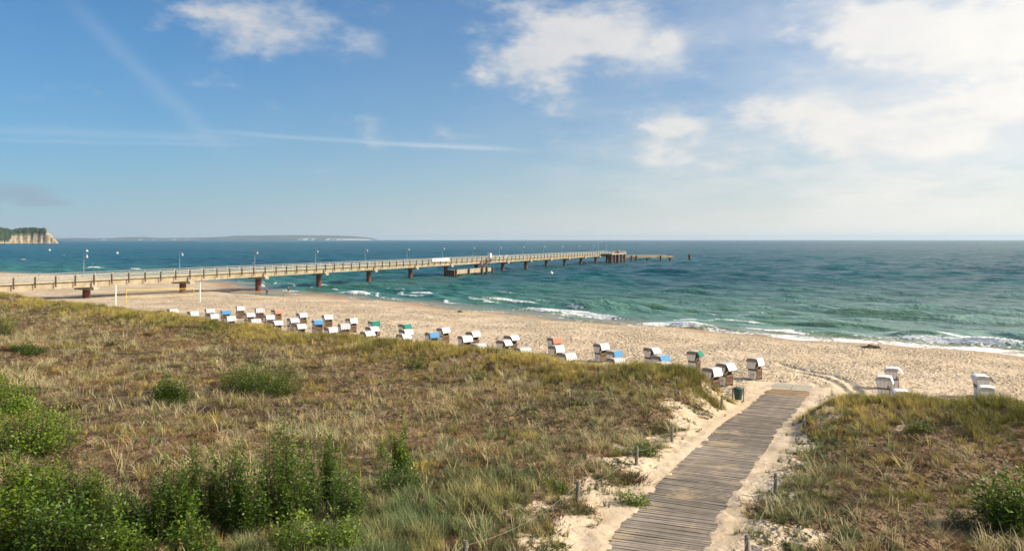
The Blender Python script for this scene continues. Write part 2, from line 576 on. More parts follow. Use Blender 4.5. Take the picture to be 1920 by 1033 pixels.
def mat_land():
    m, N = new_mat('sand_and_dune_soil')
    pos = N.n('ShaderNodeNewGeometry').outputs['Position']
    A = lambda nm: N.n('ShaderNodeAttribute', attribute_name=nm).outputs['Fac']
    veg, wet, path = A('veg'), A('wet'), A('smooth_sand')
    big = N.noise(pos, 0.12, 4, 0.5)
    mid = N.noise(pos, 1.3, 6, 0.62)
    fine = N.noise(pos, 9.0, 6, 0.7)
    sand = N.mix(N.smooth(big, 0.3, 0.7), (0.485, 0.38, 0.262), (0.555, 0.45, 0.33))
    sand = N.mix(N.smooth(mid, 0.42, 0.8), sand, (0.43, 0.32, 0.20))
    sand = N.mix(N.m('MULTIPLY', N.smooth(fine, 0.45, 0.85), 0.25), sand, (0.33, 0.235, 0.14))
    wetsand = N.mix(fine, (0.27, 0.165, 0.085), (0.33, 0.21, 0.115))
    sand = N.mix(wet, sand, wetsand)
    soil = N.mix(N.smooth(mid, 0.3, 0.7), (0.155, 0.10, 0.055), (0.26, 0.175, 0.10))
    soil = N.mix(N.smooth(fine, 0.45, 0.7), soil, (0.085, 0.06, 0.035))
    tw = N.noise(pos, 0.35, 4, 0.6)
    soil = N.mix(N.m('MULTIPLY', N.smooth(tw, 0.5, 0.75), 0.5), soil, (0.10, 0.095, 0.045))
    vegn = N.smooth(N.m('ADD', veg, N.m('MULTIPLY', N.m('SUBTRACT', mid, 0.5), 1.1)), 0.35, 0.62)
    c = N.mix(vegn, sand, soil)
    # trampled sand: footprints and hummocks
    vor = N.n('ShaderNodeTexVoronoi', {'Scale': 2.9, 'Randomness': 1.0, 'Vector': N.n('ShaderNodeVectorMath', {0: pos, 1: N.n('ShaderNodeTexNoise', {'Scale': 2.2, 'Vector': pos}).outputs[1]}, operation='ADD').outputs[0]}, feature='SMOOTH_F1')
    hummock = N.m('ADD', N.m('MULTIPLY', vor.outputs[0], 0.9), N.m('MULTIPLY', N.noise(pos, 3.2, 3, 0.55, 0.5), 0.9))
    trod = N.m('SUBTRACT', 1.0, N.m('MAXIMUM', N.m('MULTIPLY', wet, 0.9), N.m('MULTIPLY', path, 0.85)))
    busy = N.m('ADD', 0.35, N.m('MULTIPLY', N.smooth(N.noise(pos, 0.16, 3, 0.55), 0.36, 0.62), 0.75))
    h = N.m('ADD', N.m('MULTIPLY', N.m('MULTIPLY', hummock, N.m('MULTIPLY', trod, busy)), 0.44), N.m('MULTIPLY', fine, 0.012))
    bn = N.n('ShaderNodeBump', {'Height': h, 'Strength': 1.0, 'Distance': 1.0})
    rough = N.m('SUBTRACT', 0.95, N.m('MULTIPLY', wet, 0.45))
    b = N.n('ShaderNodeBsdfPrincipled', {'Base Color': c, 'Roughness': rough, 'Specular IOR Level': 0.15, 'Normal': bn.outputs[0]})
    finish(N, b.outputs[0])
    return m


def mat_water():
    m, N = new_mat('sea_water')
    pos = N.n('ShaderNodeNewGeometry').outputs['Position']
    A = lambda nm: N.n('ShaderNodeAttribute', attribute_name=nm).outputs['Fac']
    off, foam, green = A('offshore'), A('foam'), A('green')
    # coordinates along / across the wave crests
    mp = N.n('ShaderNodeMapping', {'Vector': pos, 'Rotation': (0, 0, R(40))}).outputs[0]
    st = N.n('ShaderNodeMapping', {'Vector': mp, 'Scale': (0.45, 1.0, 1.0)}).outputs[0]
    n1 = N.noise(st, 0.2, 5, 0.6, 0.3)
    n2 = N.noise(st, 0.75, 5, 0.62, 0.3)
    n3 = N.noise(st, 3.2, 4, 0.6)
    deep = N.mix(N.smooth(N.noise(pos, 0.011, 4, 0.6), 0.35, 0.65), (0.001, 0.050, 0.070), (0.001, 0.074, 0.084))
    c = N.mix(N.smooth(off, 0.0, 1.0), (0.030, 0.125, 0.090), deep)
    c = N.mix(N.m('MULTIPLY', A('sky_sheen'), 0.9), c, (0.16, 0.255, 0.22))  # paler to the right: the bright sky's reflection put into the base colour
    cr = N.m('ADD', 0.72, N.m('MULTIPLY', A('crest'), 0.56))  # crests paler and troughs darker: light through thin crests put into the colour
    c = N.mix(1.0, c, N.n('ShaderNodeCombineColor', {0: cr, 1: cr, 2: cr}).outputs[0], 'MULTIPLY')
    c = N.mix(N.m('MULTIPLY', green, 0.55), c, (0.055, 0.125, 0.035))
    c = N.mix(N.m('SUBTRACT', 1.0, N.smooth(A('depth'), 0.0, 0.9)), c, (0.24, 0.20, 0.12))
    fn = N.m('ADD', N.m('MULTIPLY', N.noise(pos, 1.7, 7, 0.7, 0.4), 1.3), N.m('MULTIPLY', N.noise(st, 0.6, 4, 0.6), 0.5))
    ff = N.smooth(N.m('ADD', foam, N.m('MULTIPLY', N.m('SUBTRACT', fn, 0.9), 1.6)), 0.38, 0.70)
    c = N.mix(ff, c, (0.80, 0.80, 0.78))
    h = N.m('ADD', N.m('ADD', N.m('MULTIPLY', n1, 1.7), N.m('MULTIPLY', n2, 1.1)), N.m('MULTIPLY', n3, 0.24))
    calm = N.m('ADD', 0.35, N.m('MULTIPLY', N.smooth(A('depth'), 0.3, 2.5), 0.65))
    h = N.m('MULTIPLY', h, calm)
    bn = N.n('ShaderNodeBump', {'Height': h, 'Strength': 1.0, 'Distance': 1.0})
    # gusts roughen the surface in streaks
    g1 = N.smooth(N.noise(st, 0.028, 3, 0.6), 0.32, 0.68)
    g2 = N.smooth(N.noise(st, 0.11, 3, 0.6), 0.35, 0.65)
    g3 = N.smooth(N.noise(st, 0.42, 3, 0.6), 0.35, 0.65)
    gust = N.m('ADD', N.m('ADD', 0.12, N.m('MULTIPLY', g1, 0.34)), N.m('ADD', N.m('MULTIPLY', g2, 0.6), N.m('MULTIPLY', g3, 0.7)))
    # roughness follows the slope statistics of a wind-blown sea
    rough = N.m('ADD', 0.27, N.m('MULTIPLY', ff, 0.5))
    spec = N.m('MULTIPLY', N.m('MULTIPLY', gust, 0.38), N.m('SUBTRACT', 1.0, N.m('MULTIPLY', ff, 0.8)))
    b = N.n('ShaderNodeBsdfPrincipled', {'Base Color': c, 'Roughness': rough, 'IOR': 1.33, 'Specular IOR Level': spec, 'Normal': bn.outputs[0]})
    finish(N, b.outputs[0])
    return m


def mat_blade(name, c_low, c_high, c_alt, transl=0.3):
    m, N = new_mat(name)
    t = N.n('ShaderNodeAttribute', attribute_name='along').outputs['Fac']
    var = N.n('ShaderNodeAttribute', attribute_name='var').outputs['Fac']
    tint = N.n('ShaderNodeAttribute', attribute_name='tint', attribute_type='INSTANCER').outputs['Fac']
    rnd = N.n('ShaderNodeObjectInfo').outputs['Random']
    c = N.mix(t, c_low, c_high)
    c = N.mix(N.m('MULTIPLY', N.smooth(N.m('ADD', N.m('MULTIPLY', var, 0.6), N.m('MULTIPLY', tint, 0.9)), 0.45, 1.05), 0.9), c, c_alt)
    g = N.m('ADD', 0.52, N.m('MULTIPLY', rnd, 0.96))
    c = N.mix(1.0, c, N.n('ShaderNodeCombineColor', {0: g, 1: g, 2: g}).outputs[0], 'MULTIPLY')
    d = N.n('ShaderNodeBsdfPrincipled', {'Base Color': c, 'Roughness': 0.65, 'Specular IOR Level': 0.25})
    tr = N.n('ShaderNodeBsdfTranslucent', {'Color': c})
    mx = N.n('ShaderNodeMixShader', {0: transl, 1: d.outputs[0], 2: tr.outputs[0]})
    finish(N, mx.outputs[0])
    return m


def mat_leaf(name, c0, c1, c2):
    m, N = new_mat(name)
    var = N.n('ShaderNodeAttribute', attribute_name='var').outputs['Fac']
    rnd = N.n('ShaderNodeObjectInfo').outputs['Random']
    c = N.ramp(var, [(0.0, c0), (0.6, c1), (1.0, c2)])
    g = N.m('ADD', 0.85, N.m('MULTIPLY', rnd, 0.3))
    c = N.mix(1.0, c, N.n('ShaderNodeCombineColor', {0: g, 1: g, 2: g}).outputs[0], 'MULTIPLY')
    d = N.n('ShaderNodeBsdfPrincipled', {'Base Color': c, 'Roughness': 0.45, 'Specular IOR Level': 0.45})
    tr = N.n('ShaderNodeBsdfTranslucent', {'Color': c})
    mx = N.n('ShaderNodeMixShader', {0: 0.32, 1: d.outputs[0], 2: tr.outputs[0]})
    finish(N, mx.outputs[0])
    return m


def mat_wood(name, ca, cb, island=0.35, sandy=0.0):
    m, N = new_mat(name)
    tc = N.n('ShaderNodeTexCoord').outputs['Object']
    pos = N.n('ShaderNodeNewGeometry').outputs['Position']
    st = N.n('ShaderNodeMapping', {'Vector': tc, 'Scale': (1.2, 14.0, 14.0)}).outputs[0]
    gr = N.noise(st, 2.0, 6, 0.65, 0.4)
    c = N.mix(N.smooth(gr, 0.3, 0.72), ca, cb)
    rnd = N.n('ShaderNodeObjectInfo').outputs['Random']
    g = N.m('ADD', 1 - island / 2, N.m('MULTIPLY', rnd, island))
    c = N.mix(1.0, c, N.n('ShaderNodeCombineColor', {0: g, 1: g, 2: g}).outputs[0], 'MULTIPLY')
    if sandy:
        worn = N.smooth(N.noise(pos, 0.22, 4, 0.6), 0.38, 0.66)
        wv = N.m('ADD', 0.74, N.m('MULTIPLY', worn, 0.42))
        c = N.mix(1.0, c, N.n('ShaderNodeCombineColor', {0: wv, 1: wv, 2: wv}).outputs[0], 'MULTIPLY')
        dust = N.smooth(N.m('ADD', N.noise(pos, 0.75, 6, 0.68, 0.5), N.m('MULTIPLY', N.noise(pos, 6.0, 4, 0.6), 0.25)), 0.60, 0.86)
        c = N.mix(N.m('MULTIPLY', dust, sandy), c, (0.45, 0.34, 0.21))
    bn = N.n('ShaderNodeBump', {'Height': gr, 'Strength': 0.4, 'Distance': 0.01})
    b = N.n('ShaderNodeBsdfPrincipled', {'Base Color': c, 'Roughness': 0.8, 'Specular IOR Level': 0.2, 'Normal': bn.outputs[0]})
    finish(N, b.outputs[0])
    return m


def mat_stripe(name, ca, cb, freq):
    m, N = new_mat(name)
    tc = N.n('ShaderNodeTexCoord').outputs['Object']
    y = N.n('ShaderNodeSeparateXYZ', {0: tc}).outputs[1]
    w = N.m('SINE', N.m('MULTIPLY', y, freq))
    nz = N.noise(tc, 5, 4, 0.6)
    c = N.mix(N.smooth(w, 0.05, 0.35), ca, cb)
    c = N.mix(N.m('MULTIPLY', nz, 0.18), c, (0.5, 0.47, 0.42))
    b = N.n('ShaderNodeBsdfPrincipled', {'Base Color': c, 'Roughness': 0.8, 'Specular IOR Level': 0.2})
    finish(N, b.outputs[0])
    return m


M = {}
M['land'] = mat_land()
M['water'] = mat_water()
M['concrete'] = simple('pier_concrete', (0.40, 0.335, 0.225), 0.85, 0.16, 0.7, bump=0.2, col2=(0.27, 0.215, 0.14))
M['concrete_pale'] = simple('pale_concrete', (0.43, 0.38, 0.28), 0.85, 0.12, 1.2)
M['steel_red'] = simple('red_brown_steel', (0.17, 0.062, 0.04), 0.6, 0.2, 1.6, col2=(0.10, 0.04, 0.03))
M['rail_wood'] = simple('grey_rail_wood', (0.38, 0.355, 0.31), 0.8, 0.12, 2.0, island=0.2)
M['post_dark'] = simple('dark_post_wood', (0.12, 0.075, 0.045), 0.8, 0.15, 2.0, island=0.3)
M['deck_wood'] = simple('pier_deck_wood', (0.34, 0.27, 0.19), 0.85, 0.15, 1.5, island=0.2)
M['galv'] = simple('galvanised_metal', (0.40, 0.42, 0.43), 0.45, 0.08, 3.0, metal=0.4)
M['lamp_glass'] = simple('lamp_glass_white', (0.5, 0.51, 0.51), 0.3, 0.03, 3.0)
M['white_paint'] = simple('white_paint', (0.78, 0.77, 0.74), 0.5, 0.05, 2.5)
M['white_cloth'] = simple('white_cloth', (0.78, 0.77, 0.75), 0.85, 0.05, 3.0)
M['wicker'] = simple('pale_wicker', (0.86, 0.81, 0.72), 0.75, 0.05, 9.0, bump=0.3, island=0.12)
M['wicker_white'] = simple('white_wicker', (0.84, 0.80, 0.74), 0.7, 0.06, 9.0, bump=0.3, island=0.08)
M['core'] = simple('panel_joint_dark_wood', (0.33, 0.26, 0.19), 0.85, 0.1, 5.0)  # dark wood showing in the joints between the chair panels
M['core_white'] = simple('panel_joint_white_wood', (0.55, 0.50, 0.44), 0.85, 0.1, 5.0)
M['seam'] = simple('dark_seam_wood', (0.10, 0.075, 0.055), 0.8, 0.15, 5.0)
M['gate'] = simple('red_brown_gate_wood', (0.22, 0.135, 0.08), 0.7, 0.2, 7.0, island=0.2)
M['inside'] = simple('chair_lining', (0.42, 0.33, 0.24), 0.9, 0.15, 6.0)
M['hood_roof'] = simple('hood_roof_wicker', (0.50, 0.46, 0.40), 0.7, 0.08, 8.0, island=0.12)
M['hood_roof_white'] = simple('hood_roof_white', (0.74, 0.73, 0.71), 0.6, 0.06, 8.0)
M['aw_striped'] = mat_stripe('striped_awning_cloth', (0.80, 0.79, 0.80), (0.22, 0.20, 0.26), 2 * math.pi / 0.22)
M['aw_white'] = mat_stripe('plain_white_awning_cloth', (0.82, 0.81, 0.81), (0.76, 0.74, 0.76), 2 * math.pi / 0.3)
M['aw_blue'] = simple('blue_awning_cloth', (0.08, 0.25, 0.47), 0.8, 0.06, 4.0)
M['aw_green'] = simple('green_awning_cloth', (0.01, 0.18, 0.125), 0.8, 0.06, 4.0)
M['aw_orange'] = simple('orange_awning_cloth', (0.58, 0.20, 0.12), 0.8, 0.06, 4.0)
M['board'] = mat_wood('weathered_path_board', (0.175, 0.145, 0.115), (0.305, 0.255, 0.205), 0.34, 0.8)
M['board_new'] = mat_wood('newer_path_board', (0.30, 0.19, 0.095), (0.42, 0.28, 0.15), 0.3, 0.5)
M['fence_post'] = mat_wood('weathered_fence_post', (0.13, 0.115, 0.095), (0.25, 0.22, 0.18), 0.3)
M['rope'] = simple('fence_wire', (0.30, 0.27, 0.22), 0.8, 0.1, 8.0)
M['bin'] = simple('dark_green_plastic', (0.02, 0.065, 0.05), 0.5, 0.1, 5.0)
M['slab'] = simple('grey_slab_concrete', (0.38, 0.34, 0.26), 0.9, 0.1, 3.0, bump=0.2)
M['yellow'] = simple('yellow_tape', (0.72, 0.52, 0.10), 0.7, 0.06, 3.0)
M['net'] = simple('pale_net_cord', (0.55, 0.45, 0.25), 0.8, 0.06, 3.0)
M['kelp'] = simple('dark_seaweed', (0.14, 0.095, 0.06), 0.8, 0.2, 6.0, bump=0.4)
M['skin'] = simple('skin', (0.48, 0.28, 0.19), 0.6, 0.05, 5.0)
M['black_cloth'] = simple('black_cloth', (0.03, 0.03, 0.035), 0.8, 0.1, 5.0)
M['hair'] = simple('dark_hair', (0.05, 0.03, 0.02), 0.6, 0.1, 8.0)
M['bark'] = simple('shrub_bark', (0.085, 0.065, 0.04), 0.85, 0.15, 10.0)
M['leaf_dark'] = mat_leaf('dark_green_leaf', (0.032, 0.070, 0.007), (0.088, 0.155, 0.014), (0.24, 0.30, 0.03))
M['leaf_mid'] = mat_leaf('mid_green_leaf', (0.05, 0.095, 0.008), (0.13, 0.205, 0.016), (0.33, 0.38, 0.04))
M['leaf_grey'] = mat_leaf('grey_green_leaf', (0.045, 0.090, 0.012), (0.125, 0.20, 0.026), (0.33, 0.41, 0.07))
M['leaf_bright'] = mat_leaf('yellow_green_leaf', (0.075, 0.13, 0.008), (0.165, 0.25, 0.015), (0.33, 0.38, 0.03))
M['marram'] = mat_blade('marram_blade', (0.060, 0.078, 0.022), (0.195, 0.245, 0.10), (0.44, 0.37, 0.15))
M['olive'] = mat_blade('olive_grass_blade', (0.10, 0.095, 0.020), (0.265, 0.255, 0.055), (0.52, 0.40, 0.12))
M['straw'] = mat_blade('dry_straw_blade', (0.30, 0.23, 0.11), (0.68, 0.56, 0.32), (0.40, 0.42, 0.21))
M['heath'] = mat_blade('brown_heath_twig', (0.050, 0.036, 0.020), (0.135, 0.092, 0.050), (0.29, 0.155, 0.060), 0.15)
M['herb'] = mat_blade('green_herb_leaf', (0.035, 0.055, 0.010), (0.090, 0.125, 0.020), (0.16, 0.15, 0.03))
M['wood_far'] = simple('far_woodland', (0.035, 0.060, 0.025), 0.9, 0.2, 0.05, col2=(0.015, 0.03, 0.014), bump=0.0)
M['boat'] = simple('white_boat_hull', (0.70, 0.70, 0.68), 0.4, 0.05, 3.0)
M['red_mark'] = simple('red_paint', (0.45, 0.05, 0.06), 0.6, 0.05, 3.0)

# ------------------------------------------------------------------ land
nc = 660
tt = np.concatenate([np.linspace(-1.3, -0.75, 60)[:-1], np.linspace(-0.75, 0.75, nc - 120), np.linspace(0.75, 1.3, 62)[1:]])
nc = len(tt)
dl = [3.0]
while dl[-1] < 520:
    q = dl[-1]
    dl.append(q + (max(0.13, 0.0046 * q) if q < 130 else 0.010 * q))
dl = np.array(dl)
DD, TT = np.meshgrid(dl, tt, indexing='ij')
X, Y = TT * DD, DD
Z = height(X, Y)
HG.update(d=dl, t=tt, z=Z)
S_, V_ = to_sv(X, Y)
dsh = shore(S_) - V_
vc_ = np.interp(S_, VC[:, 0], VC[:, 1])
sdp, pzp = path_dist(X, Y)
land_me = np_mesh('beach_and_dunes', np.stack([X, Y, Z], -1).reshape(-1, 3), grid_quads(len(dl), nc), M['land'])


def veg_amount(x, y):
    """how far the ground is covered with plants: 0 = bare sand"""
    s, v = to_sv(x, y)
    vc = np.interp(s, VC[:, 0], VC[:, 1]) + 0.9 * pnoise(s / 11, v * 0 + 3.3, 5)
    on = sstep(v, vc + 2.8, vc + 0.2)
    sd, pz = path_dist(x, y)
    wig = 1.7 * fbm(x / 1.8, y / 1.8, 73, 3)
    edge = np.where(sd < 0, sstep(-sd + wig, 2.2, 4.6) * sstep(-sd, 1.5, 2.0), sstep(sd + wig, 2.1, 4.1) * sstep(sd, 1.45, 1.9))
    on = on * edge
    patch = sstep(fbm(x / 5.5, y / 5.5, 71, 4), 0.28, 0.75)
    right = (sd > 0) & (y < 60)
    on = on * (1 - np.where(right, 0.75, 0.35) * patch)
    return on


veg = veg_amount(X, Y)
wet = sstep(dsh, 11.0, 3.5) * 0.95 + 0.12 * fbm(X / 6, Y / 6, 55, 3) * sstep(dsh, 14, 5)
fattr(land_me, 'veg', veg)
fattr(land_me, 'wet', np.clip(wet, 0, 1))
fattr(land_me, 'smooth_sand', np.clip(sstep(np.abs(sdp), 3.2, 1.8) * (Y < 58) + np.exp(-(track_mask(X, Y) / 0.5) ** 2), 0, 1))
land = link(bpy.data.objects.new('ground', land_me))
tag(land, 'pale sandy beach with trampled sand rising into brown dunes', kind='structure')

# ------------------------------------------------------------------ sea
BREAK = [  # px, py, half length m, amplitude, foam
    (668, 551, 5.0, 0.45, 1.0), (788, 548, 4.0, 0.42, 1.0), (955, 566, 6.5, 0.50, 0.8), (1075, 585, 8.0, 0.62, 1.1), (1190, 575, 6.5, 0.62, 0.0),
    (1265, 610, 4.5, 0.50, 1.1), (1330, 616, 4.5, 0.42, 0.1), (1560, 626, 5.5, 0.50, 0.0), (1800, 640, 5.2, 0.70, 1.1), (1735, 632, 3.0, 0.60, 0.1), (1895, 648, 4.0, 0.55, 0.35),
    (1850, 553, 8.0, 0.55, 0.0), (1370, 539, 10.0, 0.40, 0.0), (1430, 583, 7.5, 0.40, 0.0), (1500, 606, 6.5, 0.45, 0.0), (1240, 577, 6, 0.40, 0.0),
    (560, 552, 4.0, 0.3, 0.6), (180, 503, 9.0, 0.6, 1.0), (255, 504, 4.0, 0.5, 1.0), (1640, 590, 7.0, 0.42, 0.0), (1600, 612, 5, .4, 0.0), (870, 585, 6, 0.35, 0.0),
    (1010, 600, 4.0, 0.3, 0.6), (730, 560, 5, 0.3, 0.5), (545, 545, 3, .3, .7), (120, 478, 3.0, 0.4, 0.9), (45, 487, 3.0, 0.4, 0.8), (400, 515, 4, 0.35, 0.6)]
ncw = 760
tw = np.concatenate([np.linspace(-1.3, -0.72, 70)[:-1], np.linspace(-0.72, 0.72, ncw - 140), np.linspace(0.72, 1.3, 72)[1:]])
rl = [62.0]
while rl[-1] < 26000:
    q = rl[-1]
    rl.append(q * (1 + (0.0045 if q < 330 else 0.0055 if q < 1000 else 0.05)))
rl = np.array(rl)
WD, WT = np.meshgrid(rl, tw, indexing='ij')
WX, WY = WT * WD, WD
rng = np.random.default_rng(7)
WZ = np.zeros_like(WX)
WS, WV = to_sv(WX, WY)
off = WV - shore(WS)
near = WD < 1400
x_, y_ = WX[near], WY[near]
acc = np.zeros_like(x_)
for i in range(66):
    lam = 2.4 * (20 / 2.4) ** rng.random()
    ang = math.atan2(-EV[1], -EV[0]) + rng.normal(0.15, 0.42)
    k = 2 * math.pi / lam
    amp = 0.0054 * lam ** 0.85
    fade = np.clip(2.0 - 0.02 * WD[near] / lam, 0, 1)
    ph = k * (x_ * math.cos(ang) + y_ * math.sin(ang)) + rng.random() * 6.28 + 0.9 * np.sin(x_ * 0.035 + y_ * 0.028 + i)
    acc += amp * fade * np.sin(ph)
for lam, da, amp in ((8.5, 0.10, 0.10), (9.7, -0.06, 0.09), (11.0, 0.02, 0.09), (7.4, 0.18, 0.07), (12.5, -0.12, 0.07)):
    ang = math.atan2(-EV[1], -EV[0]) + da
    k = 2 * math.pi / lam
    o_ = off[near]
    pk = 0.35 + 0.9 * sstep(fbm(WS[near] / 22, o_ / 9, int(lam * 10), 2), -0.1, 0.6)
    acc += amp * pk * np.clip(1.5 - WD[near] / 420, 0, 1) * np.sin(k * (x_ * math.cos(ang) + y_ * math.sin(ang)) + 1.4 * np.sin(WS[near] / 17 + lam) + lam)
acc = acc + 0.9 * np.maximum(acc, 0) ** 2
shoal = sstep(off[near], -2, 14) * 0.85 + 0.15
WZ[near] = acc * shoal
foam = np.zeros_like(WX)
green = np.zeros_like(WX)
wob = fbm(WS / 7, WV / 7, 81, 3)
for px, py, L, A_, fo in BREAK:
    bx_, by_ = at(px, py, 0.15)
    s0, v0 = to_sv(bx_, by_)
    s_l, v_l = WS - s0, WV - v0
    u = v_l + 0.012 * s_l ** 2 * 0.6 - 0.7 * wob
    tap = np.exp(-(s_l / (L * 1.3)) ** 4)
    prof = np.where(u > 0, np.exp(-(u / 2.3) ** 2), np.exp(-(u / 0.95) ** 2))
    WZ += A_ * tap * prof
    green = np.maximum(green, tap * np.exp(-((u + 0.2) / 1.0) ** 2) * (1.0 if py > 560 and A_ > 0.35 else 0.35 if py > 560 else 0.0))
    if fo > 0:
        foam = np.maximum(foam, fo * tap * np.where(u > 0, np.exp(-(u / 0.45) ** 2), np.exp(-(u / (0.9 + 1.0 * A_)) ** 2)))
# swash along the shore, broader to the right
wide = 0.9 + 3.2 * sstep(WS, -62, -28) + 0.8 * pnoise(WS / 9, WS * 0, 91)
edge = (0.75 + 0.35 * pnoise(WS / 5, WV / 3, 92)) * np.exp(-((off - 0.3) / np.maximum(wide, 0.6)) ** 2) * (0.55 + 0.4 * sstep(WS, -62, -30)) * (off < 30)
foam = np.maximum(foam, edge * sstep(WS, -175, -150))
foam = np.maximum(foam, 0.38 * np.exp(-((off - 6) / 4.0) ** 2) * sstep(WS, -55, -30))
# thin broken foam lines between the breakers
for o0, wd, st, sd_ in ((6.5, 0.6, 0.78, 401), (12.5, 0.65, 0.74, 402), (20.0, 0.6, 0.66, 403), (30.0, 0.5, 0.55, 404)):
    ln = off - o0 - 2.4 * fbm(WS / 14, WS * 0 + o0, sd_, 3)
    gate_ = sstep(pnoise(WS / 13.0, WS * 0 + o0 * 1.7, sd_ + 5), -0.05, 0.3)
    foam = np.maximum(foam, st * gate_ * np.exp(-(ln / wd) ** 2) * (WD < 400) * sstep(WS, -240, -190))
    WZ += 0.16 * gate_ * np.exp(-(ln / 1.3) ** 2) * (WD < 400)
# scattered whitecaps on the open water to the left
cap = fbm(WS / 9, WV / 4, 95, 3)
foam = np.maximum(foam, 0.75 * sstep(cap, 1.02, 1.25) * sstep(off, 25, 60) * sstep(WT, 0.2, -0.3) * (WD < 700))
seab = height(WX, WY, fine=False)
depth = np.clip(WZ - seab, 0, 8)
depth[off > 60] = 8
WZ = np.where(off < -12, np.minimum(WZ, 0.02), WZ)
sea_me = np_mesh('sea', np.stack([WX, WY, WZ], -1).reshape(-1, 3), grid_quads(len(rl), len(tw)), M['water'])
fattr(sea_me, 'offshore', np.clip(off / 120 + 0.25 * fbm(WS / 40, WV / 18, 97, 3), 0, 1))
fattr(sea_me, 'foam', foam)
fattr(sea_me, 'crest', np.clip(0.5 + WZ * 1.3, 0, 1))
fattr(sea_me, 'sky_sheen', sstep(WS, -150, 10) * sstep(off, 210, 5) + 0.25 * sstep(WS, -60, 120) * sstep(off, 700, 150))  # mask for the painted sky reflection, stronger near shore and to the right
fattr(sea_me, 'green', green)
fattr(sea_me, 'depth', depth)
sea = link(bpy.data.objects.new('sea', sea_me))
tag(sea, 'choppy teal sea with small breakers reaching to the horizon', kind='structure')

# ------------------------------------------------------------------ far headland and coast
def headland():
    D0 = 2500.0
    prof_px = [-260, -160, -60, 0, 20, 45, 70, 84, 90, 98, 104, 110]
    prof_y = [432, 426, 424, 427, 431, 428, 427, 429, 436, 443, 448.5, 457.5]
    ca = np.linspace(-260, 110, 190)
    cb = np.linspace(0, 1, 34)
    ytop = np.interp(ca, prof_px, prof_y)
    ztop = CAM_Z + (HOR - ytop) / F_PX * D0
    V, cliff = [], []
    NB = fbm(ca[None, :] / 7.0 + 0 * cb[:, None], cb[:, None] * 9 + 0 * ca[None, :], 12, 4)
    NF = fbm(ca / 5.0, 0 * ca + 0.3, 14, 3)
    for j, b in enumerate(cb):
        for i, a in enumerate(ca):
            xx = (a - 960) / F_PX * D0
            rise = min(1.0, b / 0.25)
            n = float(NB[j, i])
            front = 0.5 + 0.5 * math.tanh((rise - 0.5) * 4)
            front = (front - 0.018) / 0.964
            z = -2 + (ztop[i] + 2) * front * (1 - 0.25 * max(0, b - 0.5))
            z += n * 2.6 * front
            yy = D0 + b * 160 + 40 * math.sin(a / 40.0) + 6 * float(NF[i]) * (1 - rise)
            V.append((xx * yy / D0, yy, z))
            fb = 1.0 if b < 0.24 else 0.0
            up = (z + 2) / (ztop[i] + 2)
            limit = np.interp(a, [-260, 15, 24, 40, 60, 84, 92, 110], [0.14, 0.14, 0.62, 0.52, 0.5, 0.62, 1.5, 1.5])
            cliff.append(1.0 if up < limit + 0.12 * n and b < 0.25 else (0.8 if a > 88 else 0.0))
    m, N = new_mat('headland_cliff_and_wood')
    pos = N.n('ShaderNodeNewGeometry').outputs['Position']
    k = N.n('ShaderNodeAttribute', attribute_name='cliff').outputs['Fac']
    nz = N.noise(pos, 0.06, 6, 0.7)
    st = N.n('ShaderNodeMapping', {'Vector': pos, 'Scale': (1, 1, 0.8)}).outputs[0]
    nz2 = N.noise(st, 0.11, 5, 0.65)
    sandc = N.mix(N.smooth(nz2, 0.38, 0.62), (0.42, 0.34, 0.24), (0.22, 0.175, 0.11))
    woodc = N.mix(N.smooth(nz, 0.3, 0.7), (0.018, 0.034, 0.016), (0.045, 0.070, 0.028))
    c = N.mix(k, woodc, sandc)
    b = N.n('ShaderNodeBsdfPrincipled', {'Base Color': c, 'Roughness': 0.95, 'Specular IOR Level': 0.1})
    finish(N, b.outputs[0])
    me = np_mesh('headland', np.array(V), grid_quads(len(cb), len(ca)), m)
    fattr(me, 'cliff', np.array(cliff))
    h = link(bpy.data.objects.new('headland', me))
    tag(h, 'wooded headland ending in a pale sandy cliff at the far left', kind='structure')
    # wood on its top: one far-off mass of crowns
    rr = random.Random(3)
    vs_, fs = [], []
    ico = []
    mb_ = bpy.data.meshes.new('tmp')
    import bmesh
    bm = bmesh.new()
    bmesh.ops.create_icosphere(bm, subdivisions=1, radius=1)
    iv = [tuple(v.co) for v in bm.verts]
    fi = [tuple(v.index for v in f.verts) for f in bm.faces]
    bm.free()
    bpy.data.meshes.remove(mb_)
    for q in range(620):
        a = rr.uniform(-250, 86)
        b = rr.uniform(0.16, 0.75)
        i = int((a + 260) / 370 * 189)
        lo = float(np.interp(a, [-260, 15, 24, 84], [0.16, 0.16, 0.75, 0.82]))
        j = int(b * 33)
        p = V[j * len(ca) + i]
        if (p[2] + 2) / (ztop[i] + 2) < lo:
            continue
        r_ = rr.uniform(3.0, 6.0)
        o = len(vs_)
        for x, y, z in iv:
            k_ = 1 + rr.uniform(-0.22, 0.22)
            vs_.append((p[0] + x * r_ * k_, p[1] + y * r_ * k_, p[2] - 1.5 + z * r_ * 0.8 * k_))
        fs += [tuple(o + t for t in f) for f in fi]
    me = bpy.data.meshes.new('headland_wood')
    me.from_pydata(vs_, [], fs)
    me.materials.append(M['wood_far'])
    w = link(bpy.data.objects.new('headland_wood', me))
    tag(w, 'dark green wood covering the far headland', kind='stuff')


headland()


